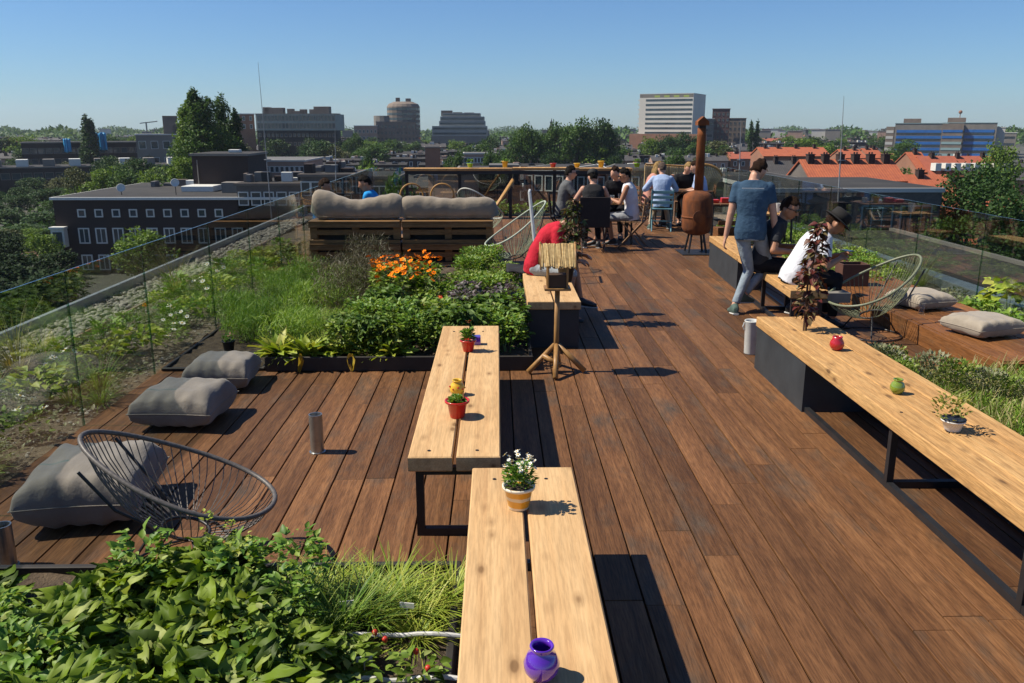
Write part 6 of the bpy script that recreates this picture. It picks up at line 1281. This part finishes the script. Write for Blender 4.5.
# far woods along the horizon
n=60000; D=U(650,2000,n); a=U(-.68,.68,n); h=U(0,1,n)**.6*(9+4*np.sin(a*40+D*.004)+3*np.sin(a*97)); v,f=scat(DIA[0],DIA[1],np.stack([a*D,D,GZ+h],1),U(0,6.28,n),U(-.8,1.2,n),U(-1,1,n),U(2.5,5.5,n)); npmesh('far_woods',v,f,TM,label='hazy belt of far trees along the whole horizon',cat='woods',kind='stuff')
n=9000; v,f=scat(DIA[0],DIA[1],np.stack([U(-200,-50,n),U(120,215,n),GZ+U(0,2.2,n)],1),U(0,6.28,n),U(-.8,1.2,n),U(-1,1,n),U(.5,1.3,n)); npmesh('undergrowth',v,f,TD,label='low scrub between the trees beside the field',cat='undergrowth',kind='stuff')
# parked cars and lamps in the left street
def car(label,loc,rz,mt):
    t=thing('parked_car',label,'car',loc,rz,'cars parked along the left street')
    m=MB(); m.ext([(-2.1,.35),(2.1,.35),(2.15,.75),(1.3,.9),(-1.9,.95),(-2.12,.8)],-.85,.85); m.build('body',mt,t); m=MB(); m.ext([(-1.7,.93),(.95,.9),(.35,1.42),(-1.2,1.45)],-.75,.75); m.build('cabin',WG,t); m=MB(); m.ext([(-1.15,1.44),(.3,1.41),(.2,1.47),(-1.1,1.5)],-.7,.7); m.build('roof',mt,t)
    for x in (-1.35,1.35):
        for s in (-.86,.7): m=MB(); m.lathe([(.32,0),(.32,.16)],14,M=Matrix.Translation((x,s,.32))@Matrix.Rotation(R(-90),4,'X')); m.build('wheel',BLACK,t)
    return t
for i,(x,y,mt) in enumerate(((-67.5,112,WF),(-68,119,CONG),(-67.6,126,BLACK),(-67.6,133,WF))): car(('white','grey','black','white')[i]+' parked car %s on the left street'%('nearest the brick building corner' if i==0 else 'further down' ),(x,y,GZ+.02),R(90),mt)
for x,y in ((-65,105),(-65,135)):
    t=thing('street_lamp','street lamp on the pavement beside the brick building','lamp',(x,y,GZ+.12),0,'street lamps beside the brick building'); m=MB(); m.tube([(0,0,0),(0,0,5.6)],.07,6); m.build('post',BLACK,t); m=MB(); m.lathe([(.1,5.6),(.28,5.75),(.22,6.0),(.02,6.05)],10); m.build('lamp_head',CONG,t)
# ------------------------------------------------------------------ camera, sky, sun
cam=bpy.data.cameras.new('camera'); hz_,nt_,o_=newmat('haze_air'); pv=nt_.nodes.new('ShaderNodeVolumePrincipled'); pv.inputs['Color'].default_value=(.72,.83,1,1); pv.inputs['Density'].default_value=.00011; pv.inputs['Anisotropy'].default_value=.2; nt_.links.new(pv.outputs[0],o_.inputs['Volume'])
m=MB(); m.box(-2700,2700,-350,3500,GZ-1,75); m.build('haze',hz_,kind='stuff',label='thin pale summer haze over the whole city',cat='haze')
co=bpy.data.objects.new('camera',cam); C.objects.link(co); co.location=CAM; co.rotation_euler=(R(90)-PITCH,0,-YAW); cam.sensor_width=36; cam.lens=FPX/1024*36; cam.clip_end=12000; cam.clip_start=.05
sc=bpy.context.scene; sc.camera=co
EL,AZ=50.5,-88.0   # sun height, and its compass bearing from +Y turning towards +X
w=bpy.data.worlds.new('World'); sc.world=w; w.use_nodes=True; nt=w.node_tree; bg=nt.nodes['Background']; sky=nt.nodes.new('ShaderNodeTexSky'); sky.sky_type='NISHITA'; sky.sun_disc=False; sky.sun_elevation=R(EL); sky.sun_rotation=R(AZ); sky.air_density=1.0; sky.dust_density=.15; sky.ozone_density=2.0; sky.altitude=20
mx_=nt.nodes.new('ShaderNodeMix'); mx_.data_type='RGBA'; mx_.blend_type='MULTIPLY'; mx_.inputs[0].default_value=1; mx_.inputs[7].default_value=(.66,.96,1.36,1); nt.links.new(sky.outputs[0],mx_.inputs[6]); nt.links.new(mx_.outputs[2],bg.inputs[0]); bg.inputs[1].default_value=.054
s=bpy.data.lights.new('sun','SUN'); s.energy=5.0; s.angle=R(.55); s.color=(1,.91,.76); so=bpy.data.objects.new('sun',s); C.objects.link(so)
d=Vector((math.sin(R(AZ))*math.cos(R(EL)),math.cos(R(AZ))*math.cos(R(EL)),math.sin(R(EL)))); so.rotation_euler=d.to_track_quat('Z','Y').to_euler(); so.location=d*50
sc.view_settings.view_transform='Standard'; sc.view_settings.look='None'; sc.view_settings.exposure=.58; sc.view_settings.gamma=1; sc.view_settings.use_curve_mapping=False
